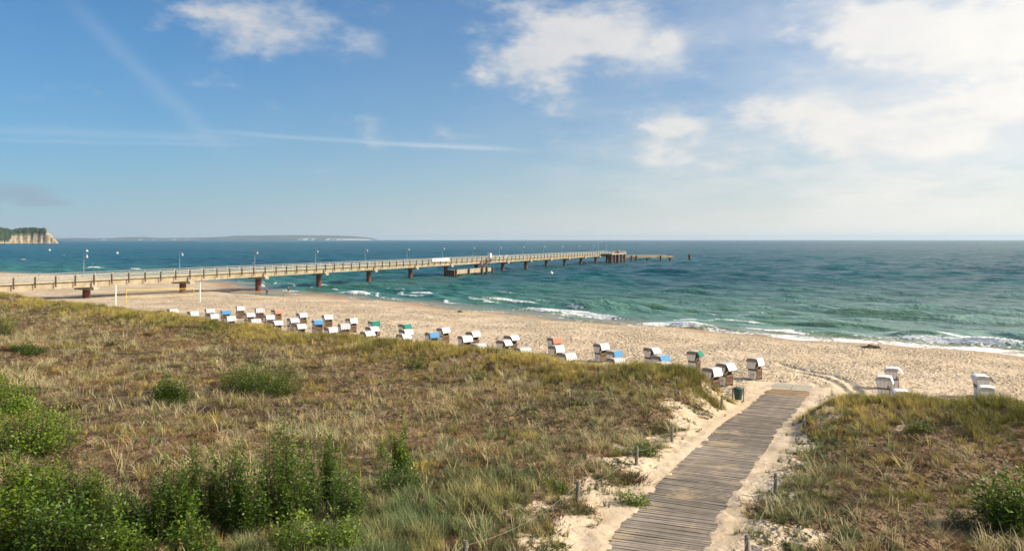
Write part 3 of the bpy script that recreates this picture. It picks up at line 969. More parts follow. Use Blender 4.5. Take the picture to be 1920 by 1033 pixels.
def distant_coast():
    D0 = 12500.0
    px = np.array([60, 105, 150, 200, 235, 260, 330, 390, 410, 470, 520, 560, 600, 640, 665, 685, 695], float)
    py = np.array([446.5, 446, 446.5, 444.5, 444, 446, 445.5, 443.5, 441.2, 440.8, 440.2, 440.6, 441, 442.2, 444, 446.4, 451])
    xs = np.linspace(60, 695, 260)
    tops = CAM_Z + (HOR - np.interp(xs, px, py) - 0.25 * fbm(xs / 14, xs * 0, 61, 4)) / F_PX * D0
    V, K_ = [], []
    bs = [(-0.02, -3), (0.0, 4), (0.04, 22), (0.2, None), (0.6, None), (1.0, -3)]
    for j, (b, zz) in enumerate(bs):
        for i, a in enumerate(xs):
            z = zz if zz is not None else tops[i] * (0.55 if j == 3 else 1.0)
            if zz is not None:
                z = min(z, tops[i])
            V.append(((a - 960) / F_PX * D0 * (1 + 0.05 * b), D0 + b * 1800, z))
            pale = float(pnoise(a / 16.0, 2.2, 65)) > 0.18 and (a > 630 or (130 < a < 350 and float(pnoise(a / 6.0, 7.7, 66)) > 0.1) or (560 < a < 625 and float(pnoise(a / 7.0, 9.1, 66)) > 0.0))
            K_.append(1.0 if pale and j in (1, 2) else (0.85 if a > 640 and j in (1, 2) else 0.0))
    m, N = new_mat('distant_coast_land')
    k = N.n('ShaderNodeAttribute', attribute_name='pale').outputs['Fac']
    pos = N.n('ShaderNodeNewGeometry').outputs['Position']
    nz = N.noise(pos, 0.003, 5, 0.6)
    c = N.mix(k, N.mix(N.smooth(nz, 0.35, 0.65), (0.045, 0.075, 0.065), (0.11, 0.13, 0.10)), (0.42, 0.41, 0.38))
    b = N.n('ShaderNodeBsdfPrincipled', {'Base Color': c, 'Roughness': 0.95, 'Specular IOR Level': 0.1})
    finish(N, b.outputs[0])
    me = np_mesh('distant_coast', np.array(V), grid_quads(len(bs), len(xs)), m, smooth=False)
    fattr(me, 'pale', np.array(K_))
    o = link(bpy.data.objects.new('distant_coast', me))
    tag(o, 'low blue distant coast with pale cliffs on the horizon', kind='structure')


distant_coast()

# ------------------------------------------------------------------ pier
PA = math.atan2(1647 - 960, F_PX)
PD = Vector((math.sin(PA), math.cos(PA), 0))
PN = Vector((math.cos(PA), -math.sin(PA), 0))       # towards the camera
P0 = Vector((-61.0, 188.0, 0))
HALF = 2.1
SPAN = 22.3


def P(u, n, z):
    q = P0 + PD * u + PN * n
    return Vector((q.x, q.y, z))


def build_pier():
    pier = empty('pier', P(0, 0, 0))
    tag(pier, 'long concrete pier on red brown columns running out to sea', 'pier')
    inv = -pier.location

    def bld(mb, name, mat, par=pier, sm=False):
        mb.v = [(x + inv.x, y + inv.y, z + inv.z) for x, y, z in mb.v]
        return mb.build(name, mat, par, sm)
    DZ = 4.88
    C0 = -HALF          # axis offset: the far rail stands on the line through P0
    near_n, far_n, ax = 2 * HALF, 0.0, HALF
    u0, u1 = -84.0, 272.0
    ks = list(range(-4, 13))
    us = [k * SPAN for k in ks if k * SPAN < u1]
    # spans: each a box girder under a plank deck
    for a, b in zip([u0] + us, us + [u1]):
        if b - a < 1:
            continue
        g = MB()
        a2, b2 = a + 0.03, b - 0.03
        for n0, n1, z0, z1 in ((0.25, 3.95, 3.45, 4.60),):
            pts = [P(a2, n0, z0), P(b2, n0, z0), P(b2, n1, z0), P(a2, n1, z0), P(a2, n0, z1), P(b2, n0, z1), P(b2, n1, z1), P(a2, n1, z1)]
            g.add(pts, [(0, 1, 2, 3), (7, 6, 5, 4), (0, 4, 5, 1), (1, 5, 6, 2), (2, 6, 7, 3), (3, 7, 4, 0)])
        girder = bld(g, 'girder', M['concrete'])
        d = MB()
        pts = [P(a2, -0.1, 4.61), P(b2, -0.1, 4.61), P(b2, 4.3, 4.61), P(a2, 4.3, 4.61), P(a2, -0.1, DZ), P(b2, -0.1, DZ), P(b2, 4.3, DZ), P(a2, 4.3, DZ)]
        d.add(pts, [(0, 1, 2, 3), (7, 6, 5, 4), (0, 4, 5, 1), (1, 5, 6, 2), (2, 6, 7, 3), (3, 7, 4, 0)])
        bld(d, 'deck', M['concrete_pale'])
    # columns with cross heads
    for u in us:
        base = P(u, ax, 0)
        zb = min(H1(base.x, base.y), 1.6) - 1.0
        c = MB().tube([P(u, ax, zb), P(u, ax, 2.9)], 0.66, 14)
        col = bld(c, 'column', M['steel_red'], sm=False)
        hd = MB().bar(P(u, -0.5, 3.17), P(u, 4.75, 3.17), 1.15, 0.54)
        bld(hd, 'cross_head', M['concrete_pale'])
        bl = MB().bar(P(u - 0.1, 4.0, 3.75), P(u - 0.1, 4.35, 3.75), 1.0, 0.95)
        bld(bl, 'bearing_block', M['concrete_pale'])
    # railings
    step = SPAN / 6
    n_post = int((u1 - u0) / step)
    skip = (118.0, 124.0)
    pm_near = MB().box(-0.09, 0.09, -0.09, 0.09, 0, 1.9).mesh('post', M['post_dark'])
    pm_far = MB().box(-0.07, 0.07, -0.07, 0.07, 0, 1.15).mesh('post', M['rail_wood'])
    for i in range(n_post + 1):
        u = u0 + 2 + i * step
        for n, me, z in ((near_n + 0.2, pm_near, 3.85), (far_n, pm_far, DZ)):
            o = bpy.data.objects.new('post', me)
            o.location = P(u, n, z) + inv
            o.rotation_euler = (0, 0, -PA)
            link(o, pier)
    for n, zs, mat in ((near_n + 0.2, (5.74, 5.42, 5.12), M['rail_wood']), (far_n, (5.98, 5.62, 5.27), M['rail_wood'])):
        for z in zs:
            for a in np.arange(u0, u1, SPAN):
                b = min(a + SPAN, u1)
                nn = n - 0.13 if n > 1 else n + 0.11
                bld(MB().bar(P(a + .02, nn, z), P(b - .02, nn, z), 0.16 if z > 5.9 else 0.05, 0.09 if z > 5.9 else 0.13), 'rail', mat)
    # head platform at the end
    a, b = 248.0, 274.0
    pl = MB()
    pts = [P(a, 4.35, 4.3), P(b, 4.35, 4.3), P(b, 10.0, 4.3), P(a, 10.0, 4.3), P(a, 4.35, DZ), P(b, 4.35, DZ), P(b, 10.0, DZ), P(a, 10.0, DZ)]
    pl.add(pts, [(0, 1, 2, 3), (7, 6, 5, 4), (0, 4, 5, 1), (1, 5, 6, 2), (2, 6, 7, 3), (3, 7, 4, 0)])
    bld(pl, 'head_platform', M['concrete_pale'])
    for uu, nn in ((249, 9.2), (255, 9.2), (261, 9.2), (267, 9.2), (273, 9.2), (252, 6.0), (270, 6.0), (273.5, 1.0), (260, 6.0)):
        bld(MB().tube([P(uu, nn, -3), P(uu, nn, 4.35)], 0.6, 10), 'pile', M['steel_red'])
    for i in range(9):
        uu = a + i * 3.2
        bld(MB().box(-0.07, 0.07, -0.07, 0.07, 0, 1.2).add([], []), 'post', M['rail_wood']).location = P(uu, 9.9, DZ) + inv - inv
        pier.children[-1].location = P(uu, 9.9, DZ) + inv
        pier.children[-1].data.transform(Matrix.Translation(-inv))
    for z in (5.98, 5.62, 5.27):
        bld(MB().bar(P(a, 9.8, z), P(b, 9.8, z), 0.06, 0.12), 'rail', M['rail_wood'])
        bld(MB().bar(P(b, 0.2, z), P(b, 9.8, z), 0.06, 0.12), 'rail', M['rail_wood'])
    for zc in (0,):
        bld(MB().tube([P(250, 2.0, DZ), P(250, 2.0, 11.8)], 0.09, 6), 'signal_mast', M['galv'])
        bld(MB().tube([P(257, 4.0, DZ), P(257, 4.0, 11.4)], 0.09, 6), 'signal_mast', M['galv'])
    k = MB().bar(P(259, 8.4, 5.5), P(259, 10.2, 5.5), 2.6, 1.2)
    kio = bld(k, 'ticket_hut', M['post_dark'])
    bld(MB().bar(P(259, 8.2, 6.25), P(259, 10.4, 6.25), 3.4, 0.24), 'hut_roof', M['aw_orange'], kio)
    kio.children[0].location = (0, 0, 0)
    return pier


pier = build_pier()


def mid_landing():
    o = empty('landing_stage', (0, 0, 0))
    a, b = 84.0, 112.0
    n0, n1 = 5.1, 8.2
    o.location = P(a, n0, 0)
    inv = -o.location

    def bld(mb, name, mat, par=o):
        mb.v = [(x + inv.x, y + inv.y, z + inv.z) for x, y, z in mb.v]
        return mb.build(name, mat, par)
    segs = 3
    for i in range(segs):
        u0_, u1_ = a + (b - a) * i / segs + 0.1, a + (b - a) * (i + 1) / segs - 0.1
        mb = MB()
        pts = [P(u0_, n0, 0.75), P(u1_, n0, 0.75), P(u1_, n1, 0.75), P(u0_, n1, 0.75), P(u0_, n0, 2.05), P(u1_, n0, 2.05), P(u1_, n1, 2.05), P(u0_, n1, 2.05)]
        mb.add(pts, [(0, 1, 2, 3), (7, 6, 5, 4), (0, 4, 5, 1), (1, 5, 6, 2), (2, 6, 7, 3), (3, 7, 4, 0)])
        bld(mb, 'platform', M['concrete'])
    for u in (a + 0.4, a + 9.5, a + 19.5, a + 23, b - 0.3):
        bld(MB().tube([P(u, n1 + 0.35, -2), P(u, n1 + 0.35, 2.35)], 0.38, 9), 'pile', M['post_dark'])
    bld(MB().bar(P(a - 0.35, n0, 1.2), P(a - 0.35, n1 + 0.3, 1.2), 0.5, 1.9), 'fender', M['post_dark'])
    tag(o, 'low concrete boat landing stage beside the middle of the pier', 'landing stage')
    # stairs down from the pier deck
    st = empty('pier_stairs', P(116, 5.0, 2.05))
    inv2 = -st.location

    def b2(mb, name, mat):
        mb.v = [(x + inv2.x, y + inv2.y, z + inv2.z) for x, y, z in mb.v]
        return mb.build(name, mat, st)
    for n in (4.75, 6.1):
        b2(MB().bar(P(117, n, 4.75), P(109.0, n, 2.15), 0.12, 0.35), 'stringer', M['post_dark'])
        b2(MB().bar(P(117, n, 5.85), P(109.0, n, 3.2), 0.07, 0.12), 'handrail', M['post_dark'])
        b2(MB().bar(P(117, n, 5.4), P(109.0, n, 2.8), 0.05, 0.07), 'handrail', M['post_dark'])
        for t in (0.0, 0.33, 0.66, 1.0):
            u = 117 - 8 * t
            z = 4.75 - 2.6 * t
            b2(MB().bar(P(u, n, z), P(u, n, z + 1.15), 0.1, 0.1), 'post', M['post_dark'])
    for i in range(14):
        t = (i + 0.5) / 14
        b2(MB().bar(P(117 - 8 * t, 4.82, 4.70 - 2.6 * t), P(117 - 8 * t, 6.02, 4.70 - 2.6 * t), 0.42, 0.07), 'tread', M['post_dark'])
    tag(st, 'dark wooden staircase leading from the pier down to the landing stage', 'stairs')


mid_landing()


def far_dock():
    """low jetty to the right of the pier head"""
    o = empty('jetty', (0, 0, 0))
    x0, d0 = (1168 - 960) / F_PX * 448, 448.0
    x1, d1 = (1261 - 960) / F_PX * 456, 456.0
    A_, B_ = Vector((x0, d0, 0)), Vector((x1, d1, 0))
    D_ = (B_ - A_).normalized()
    N_ = Vector((D_.y, -D_.x, 0))
    o.location = A_
    L = (B_ - A_).length

    def q(u, n, z):
        r = D_ * u + N_ * n
        return (r.x, r.y, z)
    for i in range(3):
        MB().bar(q(L * i / 3 + 0.05, 0, 2.35), q(L * (i + 1) / 3 - 0.05, 0, 2.35), 3.0, 1.1).build('jetty_deck', M['concrete'], o)
    for z in (3.0, 3.45):
        MB().bar(q(0.5, -1.3, z), q(L - 3, -1.3, z), 0.12, 0.22).build('kerb_rail', M['rail_wood'], o)
    for u in (L * 0.48, L * 0.94):
        MB().tube([q(u, 0.4, -2), q(u, 0.4, 1.5)], 0.55, 10).build('pile', M['steel_red'], o)
        MB().bar(q(u - 1.5, 0.4, 1.63), q(u + 1.5, 0.4, 1.63), 1.6, 0.36).build('cross_head', M['post_dark'], o)
    for u in (4.2, 7.0, L * 0.72):
        MB().tube([q(u, 2.4, -2), q(u, 2.4, 3.1)], 0.55, 10).build('mooring_pile', M['post_dark'], o)
    tag(o, 'low concrete jetty on piles at the seaward end of the pier', 'jetty')
    px, d = at(1293, 487.5, 0)
    c = empty('mooring_post', (px, d, 0))
    MB().tube([(0, 0, -2), (0, 0, 3.0)], 0.75, 10).build('post', M['post_dark'], c)
    MB().tube([(0, 0, 3.0), (0, 0, 3.55)], [0.72, 0.6], 10).build('cap', M['steel_red'], c)
    tag(c, 'lone dark mooring post standing in the sea beyond the jetty', 'post')


far_dock()


def lamps():
    pole = MB().tube([(0, 0, 0), (0, 0, 0.6), (0, 0, 3.9)], [0.09, 0.06, 0.045], 8).mesh('pole', M['galv'])
    arm = MB().tube([(0, 0, 3.85), (0, 0, 4.25), (0.18, 0, 4.5), (0.45, 0, 4.5), (0.62, 0, 4.3)], 0.035, 6).mesh('arm', M['galv'])
    shade = MB().tube([(0.62, 0, 4.32), (0.62, 0, 4.12), (0.62, 0, 3.92)], [0.07, 0.16, 0.27], 10).mesh('lamp_shade', M['galv'])
    glass = MB().tube([(0.62, 0, 3.92), (0.62, 0, 3.78), (0.62, 0, 3.70)], [0.23, 0.19, 0.06], 10).mesh('lamp_glass', M['lamp_glass'])
    fin = MB().tube([(0, 0, 4.2), (0, 0, 4.75)], 0.02, 5).mesh('finial', M['galv'])
    words = ['nearest the shore', 'second', 'third', 'fourth', 'fifth', 'sixth', 'seventh', 'eighth', 'ninth', 'tenth', 'eleventh', 'twelfth', 'thirteenth', 'farthest out']
    i = 0
    for k in range(-2, 12):
        u = k * SPAN + 0.8
        o = empty('pier_lamp', P(u, 0.35, 4.88), -PA + 0.25)
        for nm, me in (('pole', pole), ('arm', arm), ('lamp_shade', shade), ('lamp_glass', glass), ('finial', fin)):
            link(bpy.data.objects.new(nm, me), o)
        w = words[i] if i in (0, 13) else words[i] + ' from the shore'
        tag(o, 'grey curved lamp post on the pier, ' + w, 'lamp post', 'lamp posts along the pier')
        i += 1


lamps()


def pier_things():
    # white cabinet above the stairs
    o = empty('white_cabinet', P(118.5, 4.0, 4.88), -PA)
    MB().box(-0.6, 0.6, -0.5, 0.5, 0.35, 2.1).build('body', M['white_paint'], o)
    MB().box(-0.68, 0.68, -0.58, 0.58, 2.1, 2.2).build('top', M['white_paint'], o)
    MB().box(-0.1, 0.1, -0.1, 0.1, 0, 0.35).build('foot', M['galv'], o)
    tag(o, 'square white cabinet on the pier deck at the top of the stairs', 'cabinet')
    for i, u in enumerate((122.5, 128.5, 134.5)):
        o = empty('lounger', P(u, 3.2, 4.88), -PA + R(90))
        MB().bar((0.0, 0, 0.42), (-1.1, 0, 0.30), 0.8, 0.09).build('seat', M['white_paint'], o)
        MB().bar((0.0, 0, 0.42), (0.85, 0, 1.25), 0.8, 0.09).build('backrest', M['white_paint'], o)
        for sy in (-0.35, 0.35):
            MB().bar((0.2, sy, 0.0), (0.2, sy, 0.55), 0.07, 0.07).build('leg', M['galv'], o)
            MB().bar((-0.9, sy, 0.0), (-0.9, sy, 0.3), 0.07, 0.07).build('leg', M['galv'], o)
        tag(o, 'white reclined bench on the pier, ' + ('next to the white cabinet', 'middle of three', 'farthest of three from the cabinet')[i], 'bench', 'white benches on the pier')
    o = empty('banner', P(81.5, 4.62, 5.0))
    a, b = P(76, 4.62, 0), P(87, 4.62, 0)
    A_, B_ = a - o.location, b - o.location
    MB().bar((A_.x, A_.y, 0.52), (B_.x, B_.y, 0.52), 0.04, 0.95).build('cloth', M['white_cloth'], o)
    c = P(77, 4.66, 0) - o.location
    c2 = P(78.1, 4.66, 0) - o.location
    MB().bar((c.x, c.y, 0.6), (c2.x, c2.y, 0.6), 0.04, 0.3).build('red_patch', M['red_mark'], o)
    for q in (A_, B_):
        MB().bar((q.x, q.y, -0.1), (q.x, q.y, 1.05), 0.05, 0.05).build('edge_pole', M['rail_wood'], o)
    tag(o, 'white banner tied to the pier railing left of the stairs', 'banner')


pier_things()

# buoys
def buoys():
    body = MB().tube([(0, 0, -0.35), (0, 0, 0.1), (0, 0, 0.55), (0, 0, 0.8)], [0.25, 0.6, 0.55, 0.18], 12).mesh('float', M['white_paint'])
    top = MB().tube([(0, 0, 0.8), (0, 0, 1.2)], 0.07, 6).mesh('staff', M['white_paint'])
    for (px, py, lab, sc_) in ((1034, 514, 'white buoy floating in front of the far half of the pier', 1.0), (163, 472, 'white buoy above the leftmost pier lamp', 2.0),
                               (93, 470, 'white buoy in the sea at far left under the headland', 1.8), (220, 476, 'small white buoy right of the leftmost pier lamp', 1.6)):
        x, d = at(px, py, 0)
        o = empty('buoy', (x, d, 0.05))
        o.scale = (sc_,) * 3
        link(bpy.data.objects.new('float', body), o)
        link(bpy.data.objects.new('staff', top), o)
        tag(o, lab, 'buoy', 'buoys in the sea')


buoys()

# ------------------------------------------------------------------ boardwalk
def path_at(u):
    """point and heading at distance u along the path"""
    seg = np.hypot(np.diff(PATH[:, 0]), np.diff(PATH[:, 1]))
    cum_ = np.concatenate([[0], np.cumsum(seg)])
    x = np.interp(u, cum_, PATH[:, 0])
    y = np.interp(u, cum_, PATH[:, 1])
    z = np.interp(u, cum_, PATH[:, 2])
    return np.array([x, y, z])


PLEN = float(np.hypot(np.diff(PATH[:, 0]), np.diff(PATH[:, 1])).sum())


def boardwalk():
    root = empty('boardwalk', tuple(path_at(10.0)))
    tag(root, 'weathered wooden boardwalk path leading through the dunes to the beach', kind='structure')
    inv = -root.location
    rr = random.Random(5)
    pitch, bw = 0.162, 0.153
    kinds = []
    for nm in range(5):
        m_ = MB()
        n = 8
        L = 2.62
        # board with slightly worn ends and crown
        vs_, fs = [], []
        e0, e1 = rr.uniform(-0.03, 0.03), rr.uniform(-0.03, 0.03)
        xs = [-L / 2 + e0, -L / 6, L / 6, L / 2 + e1]
        for x in xs:
            dz_ = rr.uniform(-0.006, 0.006)
            vs_ += [(x, -bw / 2, -0.05), (x, bw / 2, -0.05), (x, bw / 2 - 0.012, 0.0 + dz_), (x, -bw / 2 + 0.012, 0.0 + dz_)]
        for i in range(3):
            b = 4 * i
            for k in range(4):
                k2 = (k + 1) % 4
                fs.append((b + k, b + 4 + k, b + 4 + k2, b + k2))
        fs += [(0, 1, 2, 3), (15, 14, 13, 12)]
        m_.add(vs_, fs)
        kinds.append((m_.mesh('board', M['board']), m_.mesh('board', M['board_new'])))
    u = 8.0
    end = PLEN - 3.0
    while u < end:
        p = path_at(u)
        q = path_at(u + 0.6)
        p0 = path_at(u - 0.6)
        t = q - p0
        hd = math.atan2(t[0], t[1])
        slope = math.atan2(t[2], math.hypot(t[0], t[1]))
        new = u > end - 2.4
        o = bpy.data.objects.new('board', kinds[rr.randrange(5)][1 if new else 0])
        o.location = (p[0] + inv.x + rr.uniform(-.012, .012), p[1] + inv.y, p[2] + inv.z + 0.045 + rr.uniform(-0.007, 0.007))
        o.rotation_euler = (slope + rr.uniform(-0.02, 0.02), rr.uniform(-0.006, 0.006), -hd + rr.uniform(-0.008, 0.008))
        link(o, root)
        u += pitch
    for off_ in (-1.0, 1.0):
        mb = MB()
        for k in np.arange(8.0, end - 1.5, 1.5):
            p, q = path_at(k), path_at(k + 1.5)
            t = q - p
            nx, ny = t[1], -t[0]
            l = math.hypot(nx, ny)
            nx, ny = nx / l * off_, ny / l * off_
            mb.bar((p[0] + nx + inv.x, p[1] + ny + inv.y, p[2] + inv.z - 0.05), (q[0] + nx + inv.x, q[1] + ny + inv.y, q[2] + inv.z - 0.05), 0.1, 0.1)
        mb.build('bearer', M['post_dark'], root)
    # slab at the beach end
    p, q = path_at(PLEN - 2.7), path_at(PLEN - 0.2)
    t = q - p
    hd = math.atan2(t[0], t[1])
    s = empty('slab', ((p[0] + q[0]) / 2, (p[1] + q[1]) / 2, 2.0), -hd)
    for i in range(2):
        for j in range(2):
            MB().box(-1.25 + i * 1.27, -0.03 + i * 1.27 + 0.0, -1.2 + j * 1.2, -0.02 + j * 1.2, -0.12, 0.02 + 0.008 * ((i + j) % 2)).build('paving_slab', M['slab'], s)
    s.name = 'paving_pad'
    tag(s, 'grey concrete pad at the beach end of the boardwalk', kind='structure')


boardwalk()


def fence():
    rr = random.Random(8)
    L_ = [((870, 1064), 'beside tall grass at the bottom edge'), ((1082, 942), 'left of the boardwalk beside the blue green grass'), ((1193, 871), 'left of the boardwalk above the sandy bank'),
          ((1260, 828), 'left of the boardwalk halfway up the bank'), ((1352, 768), 'left of the boardwalk nearest the bin')]
    R_ = [((1401, 1050), 'right of the boardwalk at the bottom edge'), ((1454, 926), 'right of the boardwalk in the middle of the right row'), ((1508, 806), 'right of the boardwalk nearest the beach')]
    for side, lst in (('left', L_), ('right', R_)):
        tops = []
        for (px, py), lab in lst:
            x, d, z = ground(px, py)
            o = empty('fence_post', (x, d, z - 0.02), rr.uniform(0, 3))
            h = 0.70
            le = (rr.uniform(-0.04, 0.04), rr.uniform(-0.04, 0.04))
            MB().tube([(0, 0, -0.25), (le[0] * .5, le[1] * .5, h * 0.5), (le[0], le[1], h - 0.04), (le[0], le[1], h)], [0.068, 0.065, 0.062, 0.047], 9).build('post', M['fence_post'], o)
            MB().tube([(le[0], le[1], h - 0.16), (le[0], le[1], h - 0.13)], 0.071, 9).build('wire_loop', M['rope'], o)
            tag(o, 'short weathered wooden fence post ' + lab, 'fence post', 'fence posts along the boardwalk')
            tops.append(Vector((x, d, z + h - 0.15)))
        ext = tops[0] + (tops[0] - tops[1]) * 0.8
        ext.z = H1(ext.x, ext.y) + 0.65
        w = MB()
        pts_all = [ext] + tops
        for a, b in zip(pts_all[:-1], pts_all[1:]):
            pts = []
            for i in range(9):
                t = i / 8
                p = a.lerp(b, t)
                p.z -= 0.28 * 4 * t * (1 - t)
                p.z = max(p.z, H1(p.x, p.y) + 0.05)
                pts.append(p)
            w.tube(pts, 0.0045, 5)
        o = w.build('fence_wire', M['rope'])
        tag(o, 'sagging thin wire strung between the fence posts on the ' + side + ' of the boardwalk', 'wire')


fence()


def bin_():
    x, d, z = ground(1384, 752)
    o = empty('litter_bin', (x, d, z), 0.2)
    o.scale = (0.82,) * 3
    b = MB().tube([(0, 0, 0.12), (0, 0, 0.16), (0, 0, 0.85), (0, 0, 0.9)], [0.22, 0.25, 0.33, 0.33], 14)
    b.build('body', M['bin'], o)
    MB().tube([(0, 0, 0.9), (0, 0, 0.98)], [0.36, 0.28], 14).build('rim', M['bin'], o)
    for sx in (-0.42, 0.42):
        MB().bar((sx, 0, -0.2), (sx, 0, 0.98), 0.07, 0.07).build('support_post', M['fence_post'], o)
    tag(o, 'dark green litter bin between two posts by the boardwalk end', 'bin')


bin_()

# ------------------------------------------------------------------ hooded beach chairs
def chair_parts():
    parts = {}
    hw = 0.60
    # local: +X = front
    low = [(-0.42, 0.06), (0.40, 0.06), (0.40, 0.70), (0.30, 0.76), (-0.46, 0.76)]
    for wh in (0, 1):
        mats = M['wicker_white'] if wh else M['wicker']
        core = M['core_white'] if wh else M['core']
        side = MB()
        # lower cheek panels split into upright boards with recessed joints
        xs = [-0.44, -0.18, 0.10, 0.38]
        for sgn in (-1, 1):
            y0, y1 = (sgn * (hw - 0.03), sgn * hw) if sgn > 0 else (-hw, -hw + 0.03)
            side.prism(low, y0 if sgn > 0 else y0 + 0.008, y1 - 0.008 if sgn > 0 else y1)
        parts['side_core%d' % wh] = side.mesh('side_wall', core)
        bd = []
        for sgn in (-1, 1):
            mb = MB()
            for a, b in zip(xs[:-1], xs[1:]):
                if sgn > 0:
                    mb.box(a + 0.018, b - 0.018, hw - 0.006, hw + 0.02, 0.10, 0.70)
                else:
                    mb.box(a + 0.018, b - 0.018, -hw - 0.02, -hw + 0.006, 0.10, 0.70)
            bd.append(mb.mesh('side_panel', mats))
        parts['side_panel%d' % wh] = bd
        # rear wall and floor
        parts['rear%d' % wh] = MB().box(-0.45, -0.42, -hw + 0.03, hw - 0.03, 0.06, 0.74).mesh('rear_wall', mats)
        # tilted upper shell: cheeks, back
        cheek = [(-0.46, 0.80), (0.22, 0.80), (0.40, 1.36), (0.34, 1.50), (-0.58, 1.50), (-0.66, 1.36)]
        cores, panels = [], []
        for sgn in (-1, 1):
            y0, y1 = (hw - 0.035, hw - 0.006) if sgn > 0 else (-hw + 0.006, -hw + 0.035)
            cores.append(MB().prism(cheek, y0, y1).mesh('hood_cheek', core))
            mb = MB()
            for fa, fb in ((0.05, 0.36), (0.39, 0.68), (0.71, 0.95)):
                def pt(f, g):
                    xl = -0.46 + (-0.66 + 0.46) * g
                    xr = 0.22 + (0.40 - 0.22) * g
                    return (xl + (xr - xl) * f, 0.80 + 0.56 * g)
                poly = [pt(fa, 0.06), pt(fb, 0.06), pt(fb, 0.92), pt(fa, 0.92)]
                if sgn > 0:
                    mb.prism(poly, hw - 0.008, hw + 0.014)
                else:
                    mb.prism(poly, -hw - 0.014, -hw + 0.008)
            panels.append(mb.mesh('cheek_panel', mats))
        parts['cheek%d' % wh] = cores
        parts['cheek_panel%d' % wh] = panels
        back = MB().prism([(-0.46, 0.80), (-0.43, 0.80), (-0.63, 1.37), (-0.66, 1.37)], -hw + 0.04, hw - 0.04)
        parts['back%d' % wh] = back.mesh('shell_back', mats)
        # roof: rounded at the rear edge
        prof = [(-0.69, 1.32), (-0.68, 1.42), (-0.62, 1.52), (-0.50, 1.575), (-0.2, 1.60), (0.12, 1.60), (0.38, 1.575), (0.43, 1.54), (0.36, 1.515), (0.1, 1.55), (-0.48, 1.53), (-0.60, 1.46), (-0.64, 1.34)]
        parts['roof%d' % wh] = MB().prism(prof, -hw - 0.03, hw + 0.03).mesh('hood_roof', M['hood_roof_white'] if wh else M['hood_roof'])
    parts['band'] = MB().box(-0.50, 0.43, -hw - 0.03, -hw + 0.05, 0.755, 0.815).box(-0.50, 0.43, hw - 0.05, hw + 0.03, 0.755, 0.815).box(-0.50, -0.44, -hw + 0.052, hw - 0.052, 0.757, 0.813).mesh('seam_band', M['seam'])
    parts['lining'] = MB().prism([(-0.41, 0.45), (-0.37, 0.45), (-0.58, 1.44), (-0.62, 1.44)], -hw + 0.045, hw - 0.045).mesh('back_cushion', M['inside'])
    parts['seat'] = MB().box(-0.40, 0.30, -hw + 0.045, hw - 0.045, 0.30, 0.46).mesh('seat', M['inside'])
    gate = MB()
    for y in np.linspace(-hw + 0.10, hw - 0.10, 9):
        gate.box(0.415, 0.445, y - 0.030, y + 0.030, 0.14, 0.84)
    for z in (0.24, 0.74):
        gate.box(0.447, 0.475, -hw + 0.04, hw - 0.04, z - 0.04, z + 0.04)
    parts['gate'] = gate.mesh('lattice_gate', M['gate'])
    parts['foot'] = MB().box(-0.44, 0.42, -hw + 0.01, -hw + 0.09, 0.0, 0.058).box(-0.44, 0.42, hw - 0.09, hw - 0.01, 0.0, 0.058).mesh('skid', M['seam'])
    parts['handle'] = MB().box(-0.05, 0.09, -hw - 0.05, -hw - 0.022, 0.40, 0.45).mesh('handle', M['seam'])
    arm = MB()
    for sgn in (-1, 1):
        arm.bar((0.30, sgn * (hw - 0.07), 0.84), (0.60, sgn * (hw - 0.07), 1.10), 0.05, 0.04)
    parts['arm'] = arm.mesh('awning_arm', M['wicker'])
    for nm in ('striped', 'white', 'blue', 'green', 'orange'):
        a = MB()
        n = 6
        prof = []
        for i in range(n + 1):
            t = i / n
            prof.append((0.43 + 0.25 * t + 0.03 * math.sin(math.pi * t), 1.595 - 0.50 * t))
        pr2 = [(x - 0.02, z - 0.012) for x, z in prof]
        a.prism(prof + pr2[::-1], -hw - 0.015, hw + 0.015)
        parts['awning_' + nm] = a.mesh('awning', M['aw_' + nm])
    return parts


CHAIRS = [  # px, py of the hood front, awning
    (325.7, 583, 's'), (365, 587.5, 's'), (394.6, 582.6, 's'), (403, 592.5, 's'), (425, 585.5, 'b'), (434.6, 596.4, 's'), (451.5, 578, 's'), (470, 590.5, 's'),
    (481, 602, 's'), (488, 581.6, 's'), (507, 594.5, 's'), (521.8, 605.3, 's'), (523, 584, 'o'), (552.5, 600.4, 's'), (565.7, 611.7, 's'), (569.7, 590.5, 's'),
    (597.6, 604.4, 'b'), (616.8, 594.5, 'w'), (625.7, 618, 's'), (648.5, 611.3, 's'), (664, 600.4, 'w'), (706.5, 605.7, 'g'), (702.6, 616.6, 's'), (694.7, 625.5, 's'),
    (764.5, 611.7, 'g'), (766, 622, 's'), (763, 631, 's'), (815, 628, 'b'), (838, 618.6, 'w'), (877, 634.5, 'w'), (894, 626, 'w'), (904.6, 649.3, 's'),
    (953, 642.4, 'w'), (966.5, 633, 'w'), (985.7, 657, 's'), (1046, 637.5, 'o'), (1051, 653, 'w'), (1072, 667.5, 's'), (1135, 649, 'w'), (1161, 663, 'b'),
    (1162, 677.6, 's'), (1230, 657, 'w'), (1248, 672, 'b'), (1251.5, 685.5, 's'), (1312, 663, 'g'), (1346, 696, 'w'), (1371, 687, 'w'), (1427, 677, 'w'),
    (1688, 692, 'W'), (1672, 708, 'W'), (1708, 735, 'W'), (1855, 706, 'W'), (1868, 728, 'W')]
